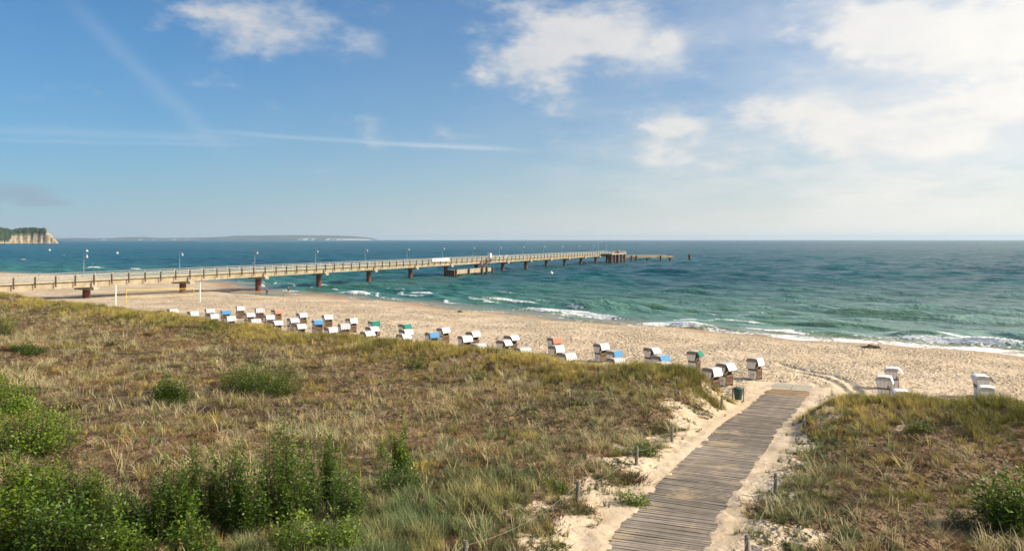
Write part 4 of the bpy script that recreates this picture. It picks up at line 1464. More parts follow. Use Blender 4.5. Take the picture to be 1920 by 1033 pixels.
ORD = ['first', 'second', 'third', 'fourth', 'fifth', 'sixth', 'seventh', 'eighth', 'ninth', 'tenth', 'eleventh', 'twelfth', 'thirteenth', 'fourteenth', 'fifteenth', 'sixteenth',
       'seventeenth', 'eighteenth', 'nineteenth', 'twentieth', 'twenty-first', 'twenty-second', 'twenty-third', 'twenty-fourth', 'twenty-fifth', 'twenty-sixth', 'twenty-seventh', 'twenty-eighth', 'twenty-ninth', 'thirtieth']
SPECIAL = {44: 'green-awning hooded beach chair on the open sand, nearest green one to the boardwalk', 45: 'white-awning hooded beach chair half hidden by the grassy dune end beside the bin',
           46: 'hooded beach chair standing between the dune end and the lone chair left of boardwalk', 47: 'white-awning hooded beach chair standing alone on the sand just left of the boardwalk',
           48: 'white hooded beach chair standing farthest back in the trio right of boardwalk', 49: 'white hooded beach chair at the left of the trio, casting a shadow on the sand',
           50: 'white hooded beach chair at the front of the trio, sunk behind dune grass', 51: 'white hooded beach chair at far right, the taller standing of the pair',
           52: 'white hooded beach chair at far right, the lower one behind dune grass'}


def chairs():
    parts = chair_parts()
    names = {'s': 'striped', 'w': 'white', 'W': 'white', 'b': 'blue', 'g': 'green', 'o': 'orange'}
    counts = {}
    tot = {}
    order = sorted(range(44), key=lambda i: CHAIRS[i][0])
    rank = {}
    for i in order:
        k = CHAIRS[i][2]
        counts[k] = counts.get(k, 0) + 1
        rank[i] = counts[k]
    rr = random.Random(4)
    for i, (px, py, k) in enumerate(CHAIRS):
        wh = 1 if k == 'W' else 0
        fa = float(np.interp(px, [320, 700, 900, 1230, 1430, 1700, 1900], [97, 95, 92, 86, 82, 70, 70])) + rr.uniform(-11, 11)
        fx, fy = math.sin(R(fa + 45)), math.cos(R(fa + 45))
        # base position such that the awning is seen at the given pixel
        z = 2.0
        for _ in range(30):
            d = (CAM_Z - z - 1.36) * F_PX / (py - HOR)
            x = (px - 960) / F_PX * d
            bx, by = x - fx * 0.44, d - fy * 0.44
            z = 0.5 * z + 0.5 * H1(bx, by)
        yaw = math.atan2(fy, fx)
        o = empty('beach_chair', (bx, by, z - 0.03), yaw)
        o.rotation_euler = (rr.uniform(-0.025, 0.025), rr.uniform(-0.03, 0.02), yaw)
        o.scale = (0.80, 0.82, 0.93) if wh else (0.74, 0.82, 1.0)
        def L(name, me, par=o):
            return link(bpy.data.objects.new(name, me), par)
        body = L('side_wall', parts['side_core%d' % wh])
        for me in parts['side_panel%d' % wh]:
            L('side_panel', me)
        L('rear_wall', parts['rear%d' % wh])
        for me in parts['cheek%d' % wh]:
            L('hood_cheek', me)
        for me in parts['cheek_panel%d' % wh]:
            L('cheek_panel', me)
        L('shell_back', parts['back%d' % wh])
        L('hood_roof', parts['roof%d' % wh])
        L('seam_band', parts['band'])
        L('back_cushion', parts['lining'])
        L('seat', parts['seat'])
        L('lattice_gate', parts['gate'])
        L('skid', parts['foot'])
        L('handle', parts['handle'])
        L('awning_arm', parts['arm'])
        aw = L('awning', parts['awning_' + names[k]])
        pv, ta = Vector((0.43, 0, 1.595)), rr.uniform(-0.30, 0.22)      # each awning let down a little differently
        aw.rotation_euler = (0, ta, 0)
        aw.location = pv - Matrix.Rotation(ta, 3, 'Y') @ pv
        if i in SPECIAL:
            lab = SPECIAL[i]
        else:
            w = {'s': 'white-striped', 'w': 'plain white', 'b': 'blue', 'g': 'green', 'o': 'salmon orange'}[k]
            lab = '%s awning on hooded beach chair, %s of the %s ones from the left' % (w, ORD[rank[i] - 1], {'s': 'striped', 'w': 'plain white', 'b': 'blue', 'g': 'green', 'o': 'orange'}[k])
        tag(o, lab, 'beach chair', 'hooded beach chairs on the sand')


chairs()

# ------------------------------------------------------------------ beach volleyball net, people, heap
def volleyball():
    a = ground(217, 573)
    b = ground(375, 566)
    A_, B_ = Vector(a), Vector(b)
    o = empty('volleyball_net', A_)
    L_ = B_ - A_
    D_ = L_.normalized()
    q = lambda t, z: (L_.x * t, L_.y * t, L_.z * t + z)
    for t, h in ((0.0, 3.3), (1.0, 3.3)):
        MB().tube([q(t, -0.3), q(t, h)], 0.10, 10).build('padded_post', M['white_paint'], o)
    for t in (0.115, 0.92):
        MB().tube([q(t, -0.2), q(t, 2.45)], 0.05, 8).build('net_pole', M['yellow'], o)
    MB().bar(q(0.115, 2.35), q(0.92, 2.35), 0.02, 0.07).build('top_tape', M['yellow'], o)
    MB().bar(q(0.115, 1.25), q(0.92, 1.25), 0.02, 0.04).build('bottom_tape', M['yellow'], o)
    net = MB()
    for i in range(25):
        t = 0.115 + (0.92 - 0.115) * i / 24
        net.bar(q(t, 1.28), q(t, 2.29), 0.012, 0.012)
    for i in range(1, 5):
        z = 1.25 + 1.05 * i / 5
        net.bar(q(0.115, z), q(0.92, z), 0.012, 0.012)
    net.build('net', M['net'], o)
    for t0, t1 in ((0.0, 0.115), (1.0, 0.92)):
        MB().bar(q(t0, 2.5), q(t1, 2.35), 0.02, 0.02).build('guy_cord', M['net'], o)
    tag(o, 'yellow edged volleyball net between tall white posts on the sand', 'volleyball net')


volleyball()


def person(px, py, heading, seed, shirt, lab):
    x, d, z = ground(px, py)
    o = empty('person', (x, d, z), heading)
    # joints of a running figure, +X = forward
    J = {'pel': (0, 0, 0.95), 'spi': (0.03, 0, 1.18), 'chest': (0.07, 0, 1.40), 'neck': (0.09, 0, 1.52), 'hd': (0.11, 0, 1.62), 'top': (0.12, 0, 1.74),
         'lh': (0, 0.10, 0.92), 'lk': (0.26, 0.11, 0.58), 'la': (0.05, 0.11, 0.16), 'lt': (0.22, 0.12, 0.10),
         'rh': (0, -0.10, 0.92), 'rk': (0.02, -0.10, 0.50), 'ra': (-0.06, -0.10, 0.08), 'rt': (0.12, -0.10, 0.03),
         'ls': (0.07, 0.19, 1.42), 'le': (-0.14, 0.24, 1.19), 'lw': (0.06, 0.22, 1.05), 'lf': (0.13, 0.21, 1.07),
         'rs': (0.07, -0.19, 1.42), 're': (0.12, -0.25, 1.15), 'rw': (0.33, -0.20, 1.22), 'rf': (0.40, -0.18, 1.26)}
    rad = {'pel': 0.15, 'spi': 0.13, 'chest': 0.15, 'neck': 0.06, 'hd': 0.09, 'top': 0.075, 'lh': 0.095, 'lk': 0.065, 'la': 0.04, 'lt': 0.035, 'rh': 0.095, 'rk': 0.065, 'ra': 0.04, 'rt': 0.035,
           'ls': 0.06, 'le': 0.045, 'lw': 0.032, 'lf': 0.03, 'rs': 0.06, 're': 0.045, 'rw': 0.032, 'rf': 0.03}
    E = [('pel', 'spi'), ('spi', 'chest'), ('chest', 'neck'), ('neck', 'hd'), ('hd', 'top'), ('pel', 'lh'), ('lh', 'lk'), ('lk', 'la'), ('la', 'lt'), ('pel', 'rh'), ('rh', 'rk'), ('rk', 'ra'), ('ra', 'rt'),
         ('chest', 'ls'), ('ls', 'le'), ('le', 'lw'), ('lw', 'lf'), ('chest', 'rs'), ('rs', 're'), ('re', 'rw'), ('rw', 'rf')]

    def skin(name, keys, grow, mat, root):
        ks = [k for k in J if k in keys]
        me = bpy.data.meshes.new(name)
        me.from_pydata([J[k] for k in ks], [(ks.index(a), ks.index(b)) for a, b in E if a in ks and b in ks], [])
        me.materials.append(mat)
        ob = link(bpy.data.objects.new(name, me), o)
        md = ob.modifiers.new('skin', 'SKIN')
        lay = me.skin_vertices[0] if me.skin_vertices else None
        if lay is None:
            bm_ = __import__('bmesh').new()
            bm_.from_mesh(me)
            bm_.verts.layers.skin.verify()
            bm_.to_mesh(me)
            bm_.free()
            lay = me.skin_vertices[0]
        for k, sv_ in zip(ks, lay.data):
            r_ = rad[k] * grow
            sv_.radius = (r_, r_)
            sv_.use_root = (k == root)
        md.use_smooth_shade = True
        sb = ob.modifiers.new('sub', 'SUBSURF')
        sb.levels = sb.render_levels = 1
        return ob
    skin('body', set(J), 1.0, M['skin'], 'pel')
    skin('shirt', {'spi', 'chest', 'ls', 'rs'}, 1.14, shirt, 'chest')
    skin('trousers', {'pel', 'lh', 'lk', 'rh', 'rk'} | ({'la', 'ra'} if seed else set()), 1.16, M['black_cloth'], 'pel')
    h = MB()
    h.tube([(0.085, 0, 1.64), (0.095, 0, 1.72), (0.10, 0, 1.79), (0.10, 0, 1.81)], [0.105, 0.105, 0.07, 0.02], 10)
    h.build('hair', M['hair'], o, True)
    tag(o, lab, 'person')
    return o


person(501, 553.5, R(200), 1, M['white_cloth'], 'person in white top and black trousers jogging by the water, left of two')
person(541, 550.5, R(200), 0, M['red_mark'], 'person in dark shorts and reddish top jogging by the water, right of two')


def heap():
    rr = random.Random(2)
    for (px, py, w, h, lab) in ((1634, 652, 1.15, 0.28, 'dark heap of seaweed and sand at the water edge on the right'), (862, 585.5, 0.5, 0.25, 'small dark seaweed clump on the wet sand near the middle')):
        x, d, z = ground(px, py)
        o = empty('seaweed_heap', (x, d, z), -0.7)
        n, mr = 26, 9
        V, Fc = [], []
        for j in range(mr):
            f = j / (mr - 1)
            for i in range(n):
                a = 2 * math.pi * i / n
                r_ = (1 - f) ** 0.8
                k = 1 + 0.3 * float(pnoise(i / 3.0, j / 2.0, 11))
                V.append((math.cos(a) * w * r_ * k, math.sin(a) * w * 0.4 * r_ * k, -0.05 + h * (1 - r_ ** 2) * (1 + 0.5 * float(pnoise(i / 2.0, j / 1.5, 12)))))
        for j in range(mr - 1):
            for i in range(n):
                i2 = (i + 1) % n
                Fc.append((j * n + i, j * n + i2, (j + 1) * n + i2, (j + 1) * n + i))
        MB().add(V, Fc).build('mound', M['kelp'], o, True)
        st = MB()
        for _ in range(40):
            a, r_ = rr.uniform(0, 6.28), rr.uniform(0.2, 1.25)
            p = (math.cos(a) * w * r_, math.sin(a) * w * 0.45 * r_, 0.02 + max(0, h * (1 - r_ * r_)))
            b_ = rr.uniform(0, 6.28)
            st.bar(p, (p[0] + 0.3 * math.cos(b_), p[1] + 0.3 * math.sin(b_), p[2] + rr.uniform(-0.02, 0.1)), 0.04, 0.02)
        st.build('strand', M['kelp'], o)
        tag(o, lab, 'seaweed')


heap()

# ------------------------------------------------------------------ shrubs
def shrub(name, px, py, wm, hm, leaf, n_shoot, lab, mat, bark=True, group='shrubs on the dunes', upright=0.6, seed=0, lpp=26, deep=0.7, xy=None, leafw=0.42):
    if xy is None:
        x, d, z = ground(px, py)
    else:
        x, d = xy
        z = H1(x, d)
    rg = np.random.default_rng(seed + 100)
    o = empty(name, (x, d, z))
    spire = upright >= 0.78
    n = int(n_shoot * (0.62 if spire else 0.85))
    lpp = int(lpp * (1.75 if spire else 1.15))
    a = rg.uniform(0, 2 * math.pi, n)
    rr_ = np.sqrt(rg.random(n)) * (0.62 + 0.36 * (1 - upright))
    bx, by = np.cos(a) * rr_ * wm / 2, np.sin(a) * rr_ * wm / 2 * deep
    hh = hm * (1.0 - (1.25 if spire else 0.55 + 0.3 * (1 - upright)) * rr_ ** 2) * rg.uniform(0.35, 1.15, n) * (1 + 0.16 * np.sin(a * 3 + seed))
    gz = np.array([H1(x + p, d + q) for p, q in zip(bx, by)]) - z
    lean = 1 - upright
    tx = bx * (1 + lean * 0.45) + rg.normal(0, 0.12, n) * hm * lean
    ty = by * (1 + lean * 0.45) + rg.normal(0, 0.12, n) * hm * lean
    p0 = np.stack([bx * 0.82, by * 0.82, gz - 0.05], -1)
    p1 = np.stack([tx, ty, gz + hh], -1)
    mid = (p0 + p1) / 2 + np.stack([rg.normal(0, 0.05, n), rg.normal(0, 0.05, n), 0.08 * hh], -1)
    stems = MB()
    if bark:
        for i in range(0, n, 4):
            stems.tube([p0[i], mid[i], p1[i]], [0.014, 0.010, 0.004], 4)
    bright = rg.normal(0.0, 0.12, n)
    nl = np.maximum(8, (lpp * hh / hm).astype(int))
    idx = np.repeat(np.arange(n), nl)
    m_ = len(idx)
    t = (0.06 + 0.94 * rg.random(m_) ** 0.9)[:, None]
    c = (1 - t) ** 2 * p0[idx] + 2 * t * (1 - t) * mid[idx] + t * t * p1[idx]
    ang, tilt = rg.uniform(0, 6.28, m_), rg.uniform(-0.3, 0.9, m_)
    dirv = np.stack([np.cos(ang) * np.cos(tilt), np.sin(ang) * np.cos(tilt), np.sin(tilt)], -1)
    ll = (leaf * rg.uniform(0.6, 1.25, m_))[:, None]
    c = c + dirv * ll * (rg.uniform(0.05, 0.8, m_) if spire else rg.uniform(0.1, 1.5, m_))[:, None]
    sidev = np.cross(dirv, np.stack([rg.normal(0, .5, m_), rg.normal(0, .5, m_), np.ones(m_)], -1))
    sidev /= np.linalg.norm(sidev, axis=1, keepdims=True) + 1e-6
    nrm = np.cross(sidev, dirv)
    w_ = ll * leafw
    V = np.stack([c, c + dirv * ll * 0.5 + sidev * w_ / 2 + nrm * 0.12 * ll, c + dirv * ll, c + dirv * ll * 0.5 - sidev * w_ / 2 + nrm * 0.12 * ll], 1).reshape(-1, 3)
    Q = np.arange(4 * m_).reshape(-1, 4)
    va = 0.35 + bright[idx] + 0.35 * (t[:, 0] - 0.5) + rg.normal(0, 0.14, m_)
    me = np_mesh('foliage', V, Q, mat, smooth=False)
    fattr(me, 'var', np.clip(np.repeat(va, 4), 0, 1))
    link(bpy.data.objects.new('foliage', me), o)
    if stems.v:
        stems.build('stem', M['bark'], o)
    tag(o, lab, 'shrub', group)
    return o


SHR = [
    ('shrub', 490, 738, 5.0, 1.75, 0.10, 720, 'large dark green shrub spreading across the middle of the left dune', 'leaf_mid', 0.45, 30),
    ('shrub', 318, 757, 2.1, 1.25, 0.095, 300, 'round dark green shrub left of the large middle shrub', 'leaf_dark', 0.45, 28),
    ('shrub', 55, 663, 2.6, 0.65, 0.11, 240, 'low flat green shrub near the left edge, above the straw grass', 'leaf_dark', 0.3, 22),
    ('shrub', 2, 630, 3.0, 2.3, 0.12, 190, 'bright green shrub cut by the left edge below the pier', 'leaf_bright', 0.5, 26),
    ('sapling', 752, 888, 0.95, 2.1, 0.085, 70, 'slim bright green sapling standing alone on the left dune', 'leaf_bright', 0.85, 46),
    ('shrub', 722, 868, 0.7, 1.0, 0.08, 36, 'small leafy shoot left of the slim sapling', 'leaf_mid', 0.7, 30),
    ('shrub', 745, 925, 1.7, 1.1, 0.085, 90, 'grey green shrub at the foot of the slim sapling', 'leaf_grey', 0.5, 30),
    ('shrub', 55, 842, 3.2, 1.5, 0.09, 240, 'bright green shrub at the left edge above the bottom thicket', 'leaf_bright', 0.5, 28),
    ('shrub', 15, 775, 2.3, 1.3, 0.10, 150, 'yellow green shrub at the left edge behind the bright shrub', 'leaf_bright', 0.5, 26),
    ('shrub', 540, 985, 2.2, 2.35, 0.075, 230, 'tallest upright grey green willow shrub in the bottom thicket', 'leaf_grey', 0.85, 58),
    ('shrub', 612, 960, 1.5, 1.9, 0.075, 140, 'upright grey green willow shrub right of the tallest willow', 'leaf_grey', 0.85, 50),
    ('shrub', 655, 985, 1.3, 1.5, 0.075, 100, 'grey green willow shoots at the right end of the thicket', 'leaf_grey', 0.8, 44),
    ('shrub', 455, 1000, 2.0, 1.75, 0.080, 200, 'dark green leafy shrub left of the tallest willow', 'leaf_dark', 0.7, 46),
    ('shrub', 375, 985, 1.9, 1.65, 0.080, 190, 'mid green leafy shrub in the middle of the bottom thicket', 'leaf_mid', 0.7, 46),
    ('shrub', 320, 1010, 1.8, 1.5, 0.080, 170, 'dark leafy shrub in the bottom thicket with upright shoots', 'leaf_dark', 0.7, 44),
    ('shrub', 240, 1010, 1.7, 1.1, 0.080, 140, 'dark low shrub in the bottom thicket below the straw patch', 'leaf_dark', 0.6, 40),
    ('shrub', 150, 985, 2.0, 1.15, 0.085, 170, 'yellowish green shrub in the bottom left thicket', 'leaf_mid', 0.55, 38),
    ('shrub', 60, 960, 2.2, 1.25, 0.090, 180, 'broad leafed bright shrub at the left edge of the thicket', 'leaf_bright', 0.5, 34),
    ('shrub', 110, 1060, 2.2, 1.2, 0.10, 170, 'dark shrub in the bottom left corner region', 'leaf_dark', 0.55, 36),
    ('shrub', 10, 1050, 1.8, 1.35, 0.12, 120, 'large leafed yellow green shrub in the bottom left corner', 'leaf_bright', 0.5, 28),
    ('shrub', 235, 1080, 1.8, 1.1, 0.085, 140, 'mid green shrub at the bottom edge under the dark low shrub', 'leaf_mid', 0.6, 36),
    ('shrub', 360, 1085, 1.8, 1.15, 0.085, 150, 'leafy shrub at the bottom edge left of the grass clump', 'leaf_mid', 0.6, 36),
    ('shrub', 560, 1060, 1.6, 0.95, 0.08, 110, 'low yellow green shrub at the bottom edge under the tallest willow', 'leaf_mid', 0.5, 34),
    ('shrub', 640, 1050, 1.4, 0.75, 0.08, 90, 'low bright shrub at the bottom edge beside the marram grass', 'leaf_bright', 0.5, 30),
    ('shrub', 1888, 1000, 1.9, 1.8, 0.17, 150, 'leafy bright green shrub at the right edge of the right dune', 'leaf_mid', 0.5, 34),
    ('shrub', 1800, 985, 0.9, 0.5, 0.09, 50, 'small green shrub left of the right edge shrub', 'leaf_dark', 0.4, 26),
    ('shrub', 1188, 945, 1.0, 0.42, 0.07, 90, 'low green herb clump on the sandy bank left of the boardwalk', 'leaf_bright', 0.35, 26),
    ('shrub', 1045, 925, 0.8, 0.62, 0.07, 60, 'green leafy clump beside the fence post left of the path', 'leaf_mid', 0.45, 26),
    ('shrub', 1205, 855, 1.0, 0.62, 0.07, 70, 'dark green clump behind the second fence post', 'leaf_dark', 0.4, 24),
    ('shrub', 782, 690, 1.6, 0.75, 0.10, 70, 'small dark shrub on the back slope of the left dune', 'leaf_dark', 0.4, 20),
    ('shrub', 900, 712, 1.8, 0.6, 0.10, 60, 'dull dark shrub right of the small dark shrub on the dune', 'leaf_dark', 0.4, 20),
    ('shrub', 1725, 812, 1.1, 0.7, 0.09, 70, 'dark green shrub in the grass of the right dune', 'leaf_dark', 0.4, 24),
    ('shrub', 1880, 800, 1.4, 0.8, 0.09, 80, 'green shrub near the right edge behind the dune ridge', 'leaf_mid', 0.4, 24),
]
for i, (nm, px, py, wm, hm, lf, ns, lab, mt, up, lpp) in enumerate(SHR):
    if py > 740 and px < 1000:
        lf *= 1.25
    if 930 < py and px < 700:
        wm, hm, ns, up = wm * 1.25, hm * 1.3, int(ns * 1.3), min(0.92, up + 0.22)
    elif 740 < py and px < 100:
        wm, hm, ns = wm * 1.3, hm * 1.25, int(ns * 1.4)
    shrub(nm, px, py, wm, hm, lf, ns, lab, M[mt], True, 'shrubs on the dunes', up, i, lpp, leafw=0.5 if 'bright' in mt else 0.4)

# ------------------------------------------------------------------ grasses (uncountable: geometry-node scatter of tufts)
def blade_mesh(name, mat, n, h, spread, width, lean, seed, hv=0.45, kink=0.0, seg=3, base_r=0.08):
    rg = np.random.default_rng(seed)
    V, F, T, A_ = [], [], [], []
    for i in range(n):
        a = rg.uniform(0, 2 * math.pi)
        r = base_r * math.sqrt(rg.random())
        b = np.array([math.cos(a) * r, math.sin(a) * r, -0.03])
        ang = a + rg.normal(0, 0.9)
        hh = h * (1 - hv * rg.random())
        out = abs(rg.normal(lean, lean * 0.6)) * hh
        dv = np.array([math.cos(ang), math.sin(ang), 0])
        sd = np.array([-math.sin(ang + kink * rg.normal()), math.cos(ang), 0])
        var = rg.random()
        w = width * rg.uniform(0.7, 1.3)
        o = len(V)
        for k in range(seg + 1):
            t = k / seg
            c = b + dv * out * (t ** 1.8) + np.array([0, 0, hh * (t - 0.18 * lean * t * t * 2)])
            ww = w * (1 - t ** 1.5) / 2 + 0.0004
            if k < seg:
                V += [c - sd * ww, c + sd * ww]
                T += [t, t]
                A_ += [var, var]
            else:
                V.append(c)
                T.append(1)
                A_.append(var)
        for k in range(seg - 1):
            F.append((o + 2 * k, o + 2 * k + 1, o + 2 * k + 3, o + 2 * k + 2))
        F.append((o + 2 * seg - 2, o + 2 * seg - 1, o + 2 * seg))
    me = bpy.data.meshes.new(name)
    me.from_pydata([tuple(v) for v in V], [], F)
    me.materials.append(mat)
    fattr(me, 'along', np.array(T))
    fattr(me, 'var', np.array(A_))
    return me


def scatter(name, label, meshes, pts, scl, tint, seed, tilt=0.12):
    rg = np.random.default_rng(seed)
    coll = bpy.data.collections.new(name + '_tufts')
    for k, me in enumerate(meshes):
        coll.objects.link(bpy.data.objects.new('%s_tuft_%d' % (name, k), me))
    n = len(pts)
    me = bpy.data.meshes.new(name)
    me.vertices.add(n)
    me.vertices.foreach_set('co', pts.astype(np.float32).ravel())
    fattr(me, 'scl', scl)
    fattr(me, 'tint', tint)
    a = me.attributes.new('rot', 'FLOAT_VECTOR', 'POINT')
    rot = np.stack([rg.normal(0, tilt, n), rg.normal(0, tilt, n), rg.uniform(0, 6.283, n)], -1)
    a.data.foreach_set('vector', rot.astype(np.float32).ravel())
    a = me.attributes.new('pick', 'INT', 'POINT')
    a.data.foreach_set('value', rg.integers(0, len(meshes), n).astype(np.int32))
    o = link(bpy.data.objects.new(name, me))
    ng = bpy.data.node_groups.new(name + '_scatter', 'GeometryNodeTree')
    ng.interface.new_socket('Geometry', in_out='INPUT', socket_type='NodeSocketGeometry')
    ng.interface.new_socket('Geometry', in_out='OUTPUT', socket_type='NodeSocketGeometry')
    gi, go = ng.nodes.new('NodeGroupInput'), ng.nodes.new('NodeGroupOutput')
    ip = ng.nodes.new('GeometryNodeInstanceOnPoints')
    ci = ng.nodes.new('GeometryNodeCollectionInfo')
    ci.inputs['Collection'].default_value = coll
    ci.inputs['Separate Children'].default_value = True
    ci.inputs['Reset Children'].default_value = True
    ip.inputs['Pick Instance'].default_value = True

    def na(nm, dt):
        q = ng.nodes.new('GeometryNodeInputNamedAttribute')
        q.data_type = dt
        q.inputs[0].default_value = nm
        return next(s for s in q.outputs if s.enabled and s.name == 'Attribute')
    lk = ng.links.new
    lk(gi.outputs[0], ip.inputs['Points'])
    lk(ci.outputs[0], ip.inputs['Instance'])
    lk(na('pick', 'INT'), ip.inputs['Instance Index'])
    lk(na('rot', 'FLOAT_VECTOR'), ip.inputs['Rotation'])
    lk(na('scl', 'FLOAT'), ip.inputs['Scale'])
    lk(ip.outputs[0], go.inputs[0])
    md = o.modifiers.new('scatter', 'NODES')
    md.node_group = ng
    me.materials.append(meshes[0].materials[0])
    tag(o, label, kind='stuff')
    return o


def candidates(n, seed, dmin=9.0, dmax=150.0, power=1.0):
    """random places on the dunes in the wide field the photograph can see"""
    rg = np.random.default_rng(seed)
    u = rg.random(n)
    # area density falls off with distance
    d = (dmin ** power + u * (dmax ** power - dmin ** power)) ** (1 / power)
    t = rg.uniform(-0.86, 0.86, n)
    x, y = t * d, d
    s, v = to_sv(x, y)
    ok = v < np.interp(s, VC[:, 0], VC[:, 1]) + 3.2
    return x[ok], y[ok], rg


def grass_fields():
    def zones(x, y):
        s, v = to_sv(x, y)
        vc = np.interp(s, VC[:, 0], VC[:, 1]) + 0.9 * pnoise(s / 11, v * 0 + 3.3, 5)
        crest = np.exp(-((v - vc + 2.2) / 3.2) ** 2)
        sd, pz = path_dist(x, y)
        return s, v, vc, crest, sd
    # olive grass along the crest
    x, y, rg = candidates(330000, 1, 12, 150, 1.25)
    s, v, vc, crest, sd = zones(x, y)
    vg = veg_amount(x, y)
    patch = fbm(x / 4.0, y / 4.0, 201, 4)
    clump = sstep(fbm(x / 0.9, y / 0.9, 204, 2), -0.2, 0.5)
    pr = crest * 1.15 * sstep(patch, -0.75, 0.1) + (0.75 * sstep(patch, 0.1, 0.6) * sstep(v, 4, 20) + 0.14) * clump
    keep = (rg.random(len(x)) < pr * sstep(vg, 0.12, 0.5) * 0.62) & (v < vc + 2.0)
    x, y, crest = x[keep], y[keep], crest[keep]
    P_ = np.stack([x, y, height(x, y)], -1)
    sc_ = (0.55 + 0.4 * crest + 0.35 * np.clip(fbm(x / 3, y / 3, 203, 3), -0.6, 1)) * np.random.default_rng(2).uniform(0.7, 1.25, len(x))
    tint = 0.5 + 0.75 * fbm(x / 6, y / 6, 202, 3) + 0.1
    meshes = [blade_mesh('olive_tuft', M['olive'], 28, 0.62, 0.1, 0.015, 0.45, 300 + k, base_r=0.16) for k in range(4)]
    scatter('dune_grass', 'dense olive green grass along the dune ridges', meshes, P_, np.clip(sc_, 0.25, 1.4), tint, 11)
    n1 = len(x)
    # blue-green marram: near the path on the left, patches elsewhere
    x, y, rg = candidates(260000, 4, 9, 130, 1.2)
    s, v, vc, crest, sd = zones(x, y)
    vg = veg_amount(x, y)
    patch = fbm(x / 5.0, y / 5.0, 211, 4)
    nearp = np.exp(-((sd + 7.0) / 3.2) ** 2) * sstep(y, 31, 24)
    nearp2 = np.exp(-((sd + 7.5) / 3.0) ** 2) * 0.35
    bankt = np.exp(-((np.abs(sd) - 3.3) / 1.1) ** 2) * sstep(fbm(x / 1.3, y / 1.3, 214, 3), 0.05, 0.5) * 0.6
    rside = np.exp(-((sd - 3.4) / 0.9) ** 2) * sstep(y, 20, 26) * sstep(y, 46, 38) * 0.55
    pr = 0.85 * nearp * sstep(fbm(x / 1.1, y / 1.1, 216, 2), -0.35, 0.3) + nearp2 + rside + 0.5 * sstep(patch, -0.1, 0.6) * sstep(fbm(x / 1.2, y / 1.2, 213, 2), 0.1, 0.5) + 0.03
    keep = (rg.random(len(x)) < np.maximum(pr * np.maximum(sstep(vg, 0.1, 0.45), rside), bankt) * 0.75) & (v < vc + 1.5) & (np.abs(sd) > 1.7)
    x, y, nearp = x[keep], y[keep], nearp[keep]
    P_ = np.stack([x, y, height(x, y)], -1)
    sc_ = (0.5 + 0.5 * nearp) * np.random.default_rng(5).uniform(0.45, 1.3, len(x)) * (0.8 + 0.35 * np.clip(fbm(x / 1.6, y / 1.6, 215, 2), -0.6, 0.8))
    tint = 0.25 + 0.75 * fbm(x / 2.2, y / 2.2, 212, 3)
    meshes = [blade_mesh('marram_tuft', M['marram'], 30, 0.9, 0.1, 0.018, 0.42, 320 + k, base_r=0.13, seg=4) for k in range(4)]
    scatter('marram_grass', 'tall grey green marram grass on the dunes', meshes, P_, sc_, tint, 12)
    n2 = len(x)
    # dry straw, everywhere but sparse
    x, y, rg = candidates(200000, 6, 9, 130, 1.2)
    s, v, vc, crest, sd = zones(x, y)
    vg = veg_amount(x, y)
    patch = fbm(x / 6.0, y / 6.0, 221, 4)
    pr = (0.22 + 0.78 * sstep(patch, 0.0, 0.6) * (1 - crest)) * (1 - 0.8 * sstep(fbm(x / 2.2, y / 2.2, 233, 3), 0.3, 0.7))
    pr = pr * (1 - 0.55 * ((sd > 0) & (y < 60)))
    keep = (rg.random(len(x)) < pr * sstep(vg, 0.15, 0.5) * 0.42) & (v < vc + 1.0)
    x, y = x[keep], y[keep]
    P_ = np.stack([x, y, height(x, y)], -1)
    sc_ = np.random.default_rng(7).uniform(0.45, 1.3, len(x)) ** 1.3 * (0.8 + 0.45 * sstep(fbm(x / 1.4, y / 1.4, 223, 2), 0.0, 0.7))
    tint = 0.35 + 0.5 * fbm(x / 5, y / 5, 222, 3)
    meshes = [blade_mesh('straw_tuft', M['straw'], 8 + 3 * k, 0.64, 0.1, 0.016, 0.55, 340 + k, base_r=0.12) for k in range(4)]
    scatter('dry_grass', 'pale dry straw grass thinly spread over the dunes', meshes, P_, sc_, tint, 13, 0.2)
    n3 = len(x)
    # brown heath mat: low
    x, y, rg = candidates(300000, 8, 9, 130, 1.2)
    s, v, vc, crest, sd = zones(x, y)
    vg = veg_amount(x, y)
    patch = fbm(x / 3.2, y / 3.2, 231, 4)
    pr = 0.25 + 0.6 * sstep(patch, -0.1, 0.5)
    keep = (rg.random(len(x)) < pr * sstep(vg, 0.2, 0.6) * (1 - 0.6 * crest) * 0.62) & (v < vc)
    x, y = x[keep], y[keep]
    P_ = np.stack([x, y, height(x, y)], -1)
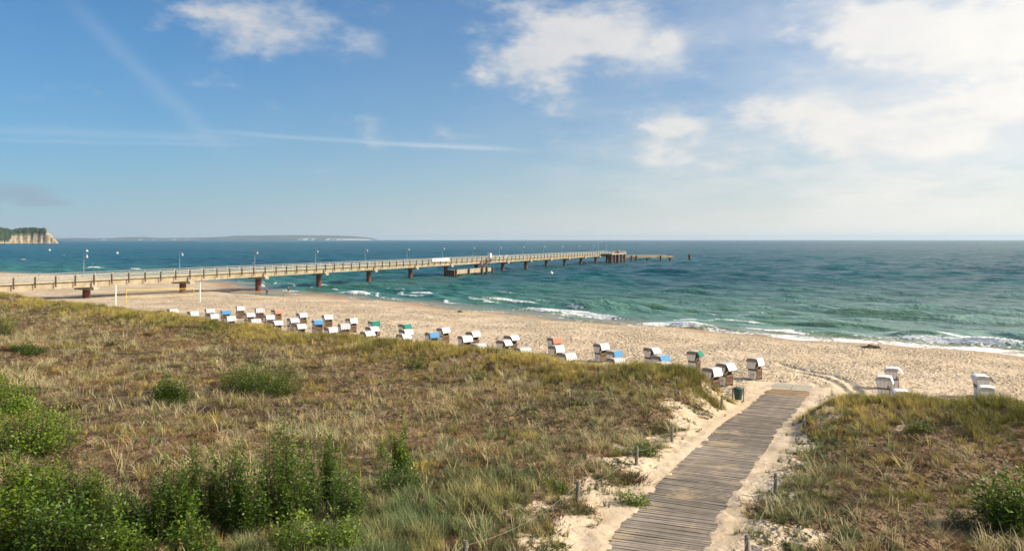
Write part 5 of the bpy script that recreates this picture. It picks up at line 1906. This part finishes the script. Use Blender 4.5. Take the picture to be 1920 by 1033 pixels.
    sc_ = np.random.default_rng(9).uniform(0.6, 1.5, len(x)) * (1 + 1.3 * sstep(fbm(x / 2.2, y / 2.2, 233, 3), 0.35, 0.8))
    tint = 0.3 + 0.7 * fbm(x / 7, y / 7, 232, 3)
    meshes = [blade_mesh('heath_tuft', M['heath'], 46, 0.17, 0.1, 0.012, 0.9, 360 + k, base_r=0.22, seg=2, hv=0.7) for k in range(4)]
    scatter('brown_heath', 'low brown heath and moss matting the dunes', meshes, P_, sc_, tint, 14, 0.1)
    n4 = len(x)
    # small herbs on the sandy banks
    x, y, rg = candidates(240000, 10, 9, 60, 1.3)
    s, v, vc, crest, sd = zones(x, y)
    patch = fbm(x / 1.5, y / 1.5, 241, 3)
    bank = np.exp(-((np.abs(sd) - 3.2) / 1.4) ** 2) * (np.abs(sd) > 1.9)
    pr = 1.8 * bank * sstep(patch, 0.1, 0.6) + 0.04 * sstep(patch, 0.3, 0.7) * (np.abs(sd) > 3)
    keep = (rg.random(len(x)) < pr * 0.42) & (v < vc + 2.5)
    x, y = x[keep], y[keep]
    P_ = np.stack([x, y, height(x, y)], -1)
    sc_ = np.random.default_rng(13).uniform(0.5, 1.4, len(x))
    tint = 0.3 + 0.8 * fbm(x / 2, y / 2, 242, 3)
    meshes = [blade_mesh('herb_tuft', M['herb'], 18, 0.15, 0.1, 0.028, 0.9, 380 + k, base_r=0.08, seg=2, hv=0.7) for k in range(4)]
    scatter('bank_herbs', 'small green herbs dotted on the sandy path banks', meshes, P_, sc_, tint, 15, 0.1)


grass_fields()

# ------------------------------------------------------------------ haze over the sea
def haze():
    b = MB().box(-22000, 22000, -400, 27000, -14, 130)
    m = bpy.data.materials.new('sea_haze')
    m.use_nodes = True
    N = NT(m.node_tree)
    v = N.n('ShaderNodeVolumePrincipled', {'Color': (0.64, 0.82, 1.0, 1), 'Density': 4.4e-5, 'Anisotropy': 0.2})
    out = N.n('ShaderNodeOutputMaterial')
    N.nt.links.new(v.outputs[0], out.inputs['Volume'])
    o = b.build('haze', m)
    tag(o, 'thin pale sea haze between the shore and the far coast', kind='stuff')


haze()
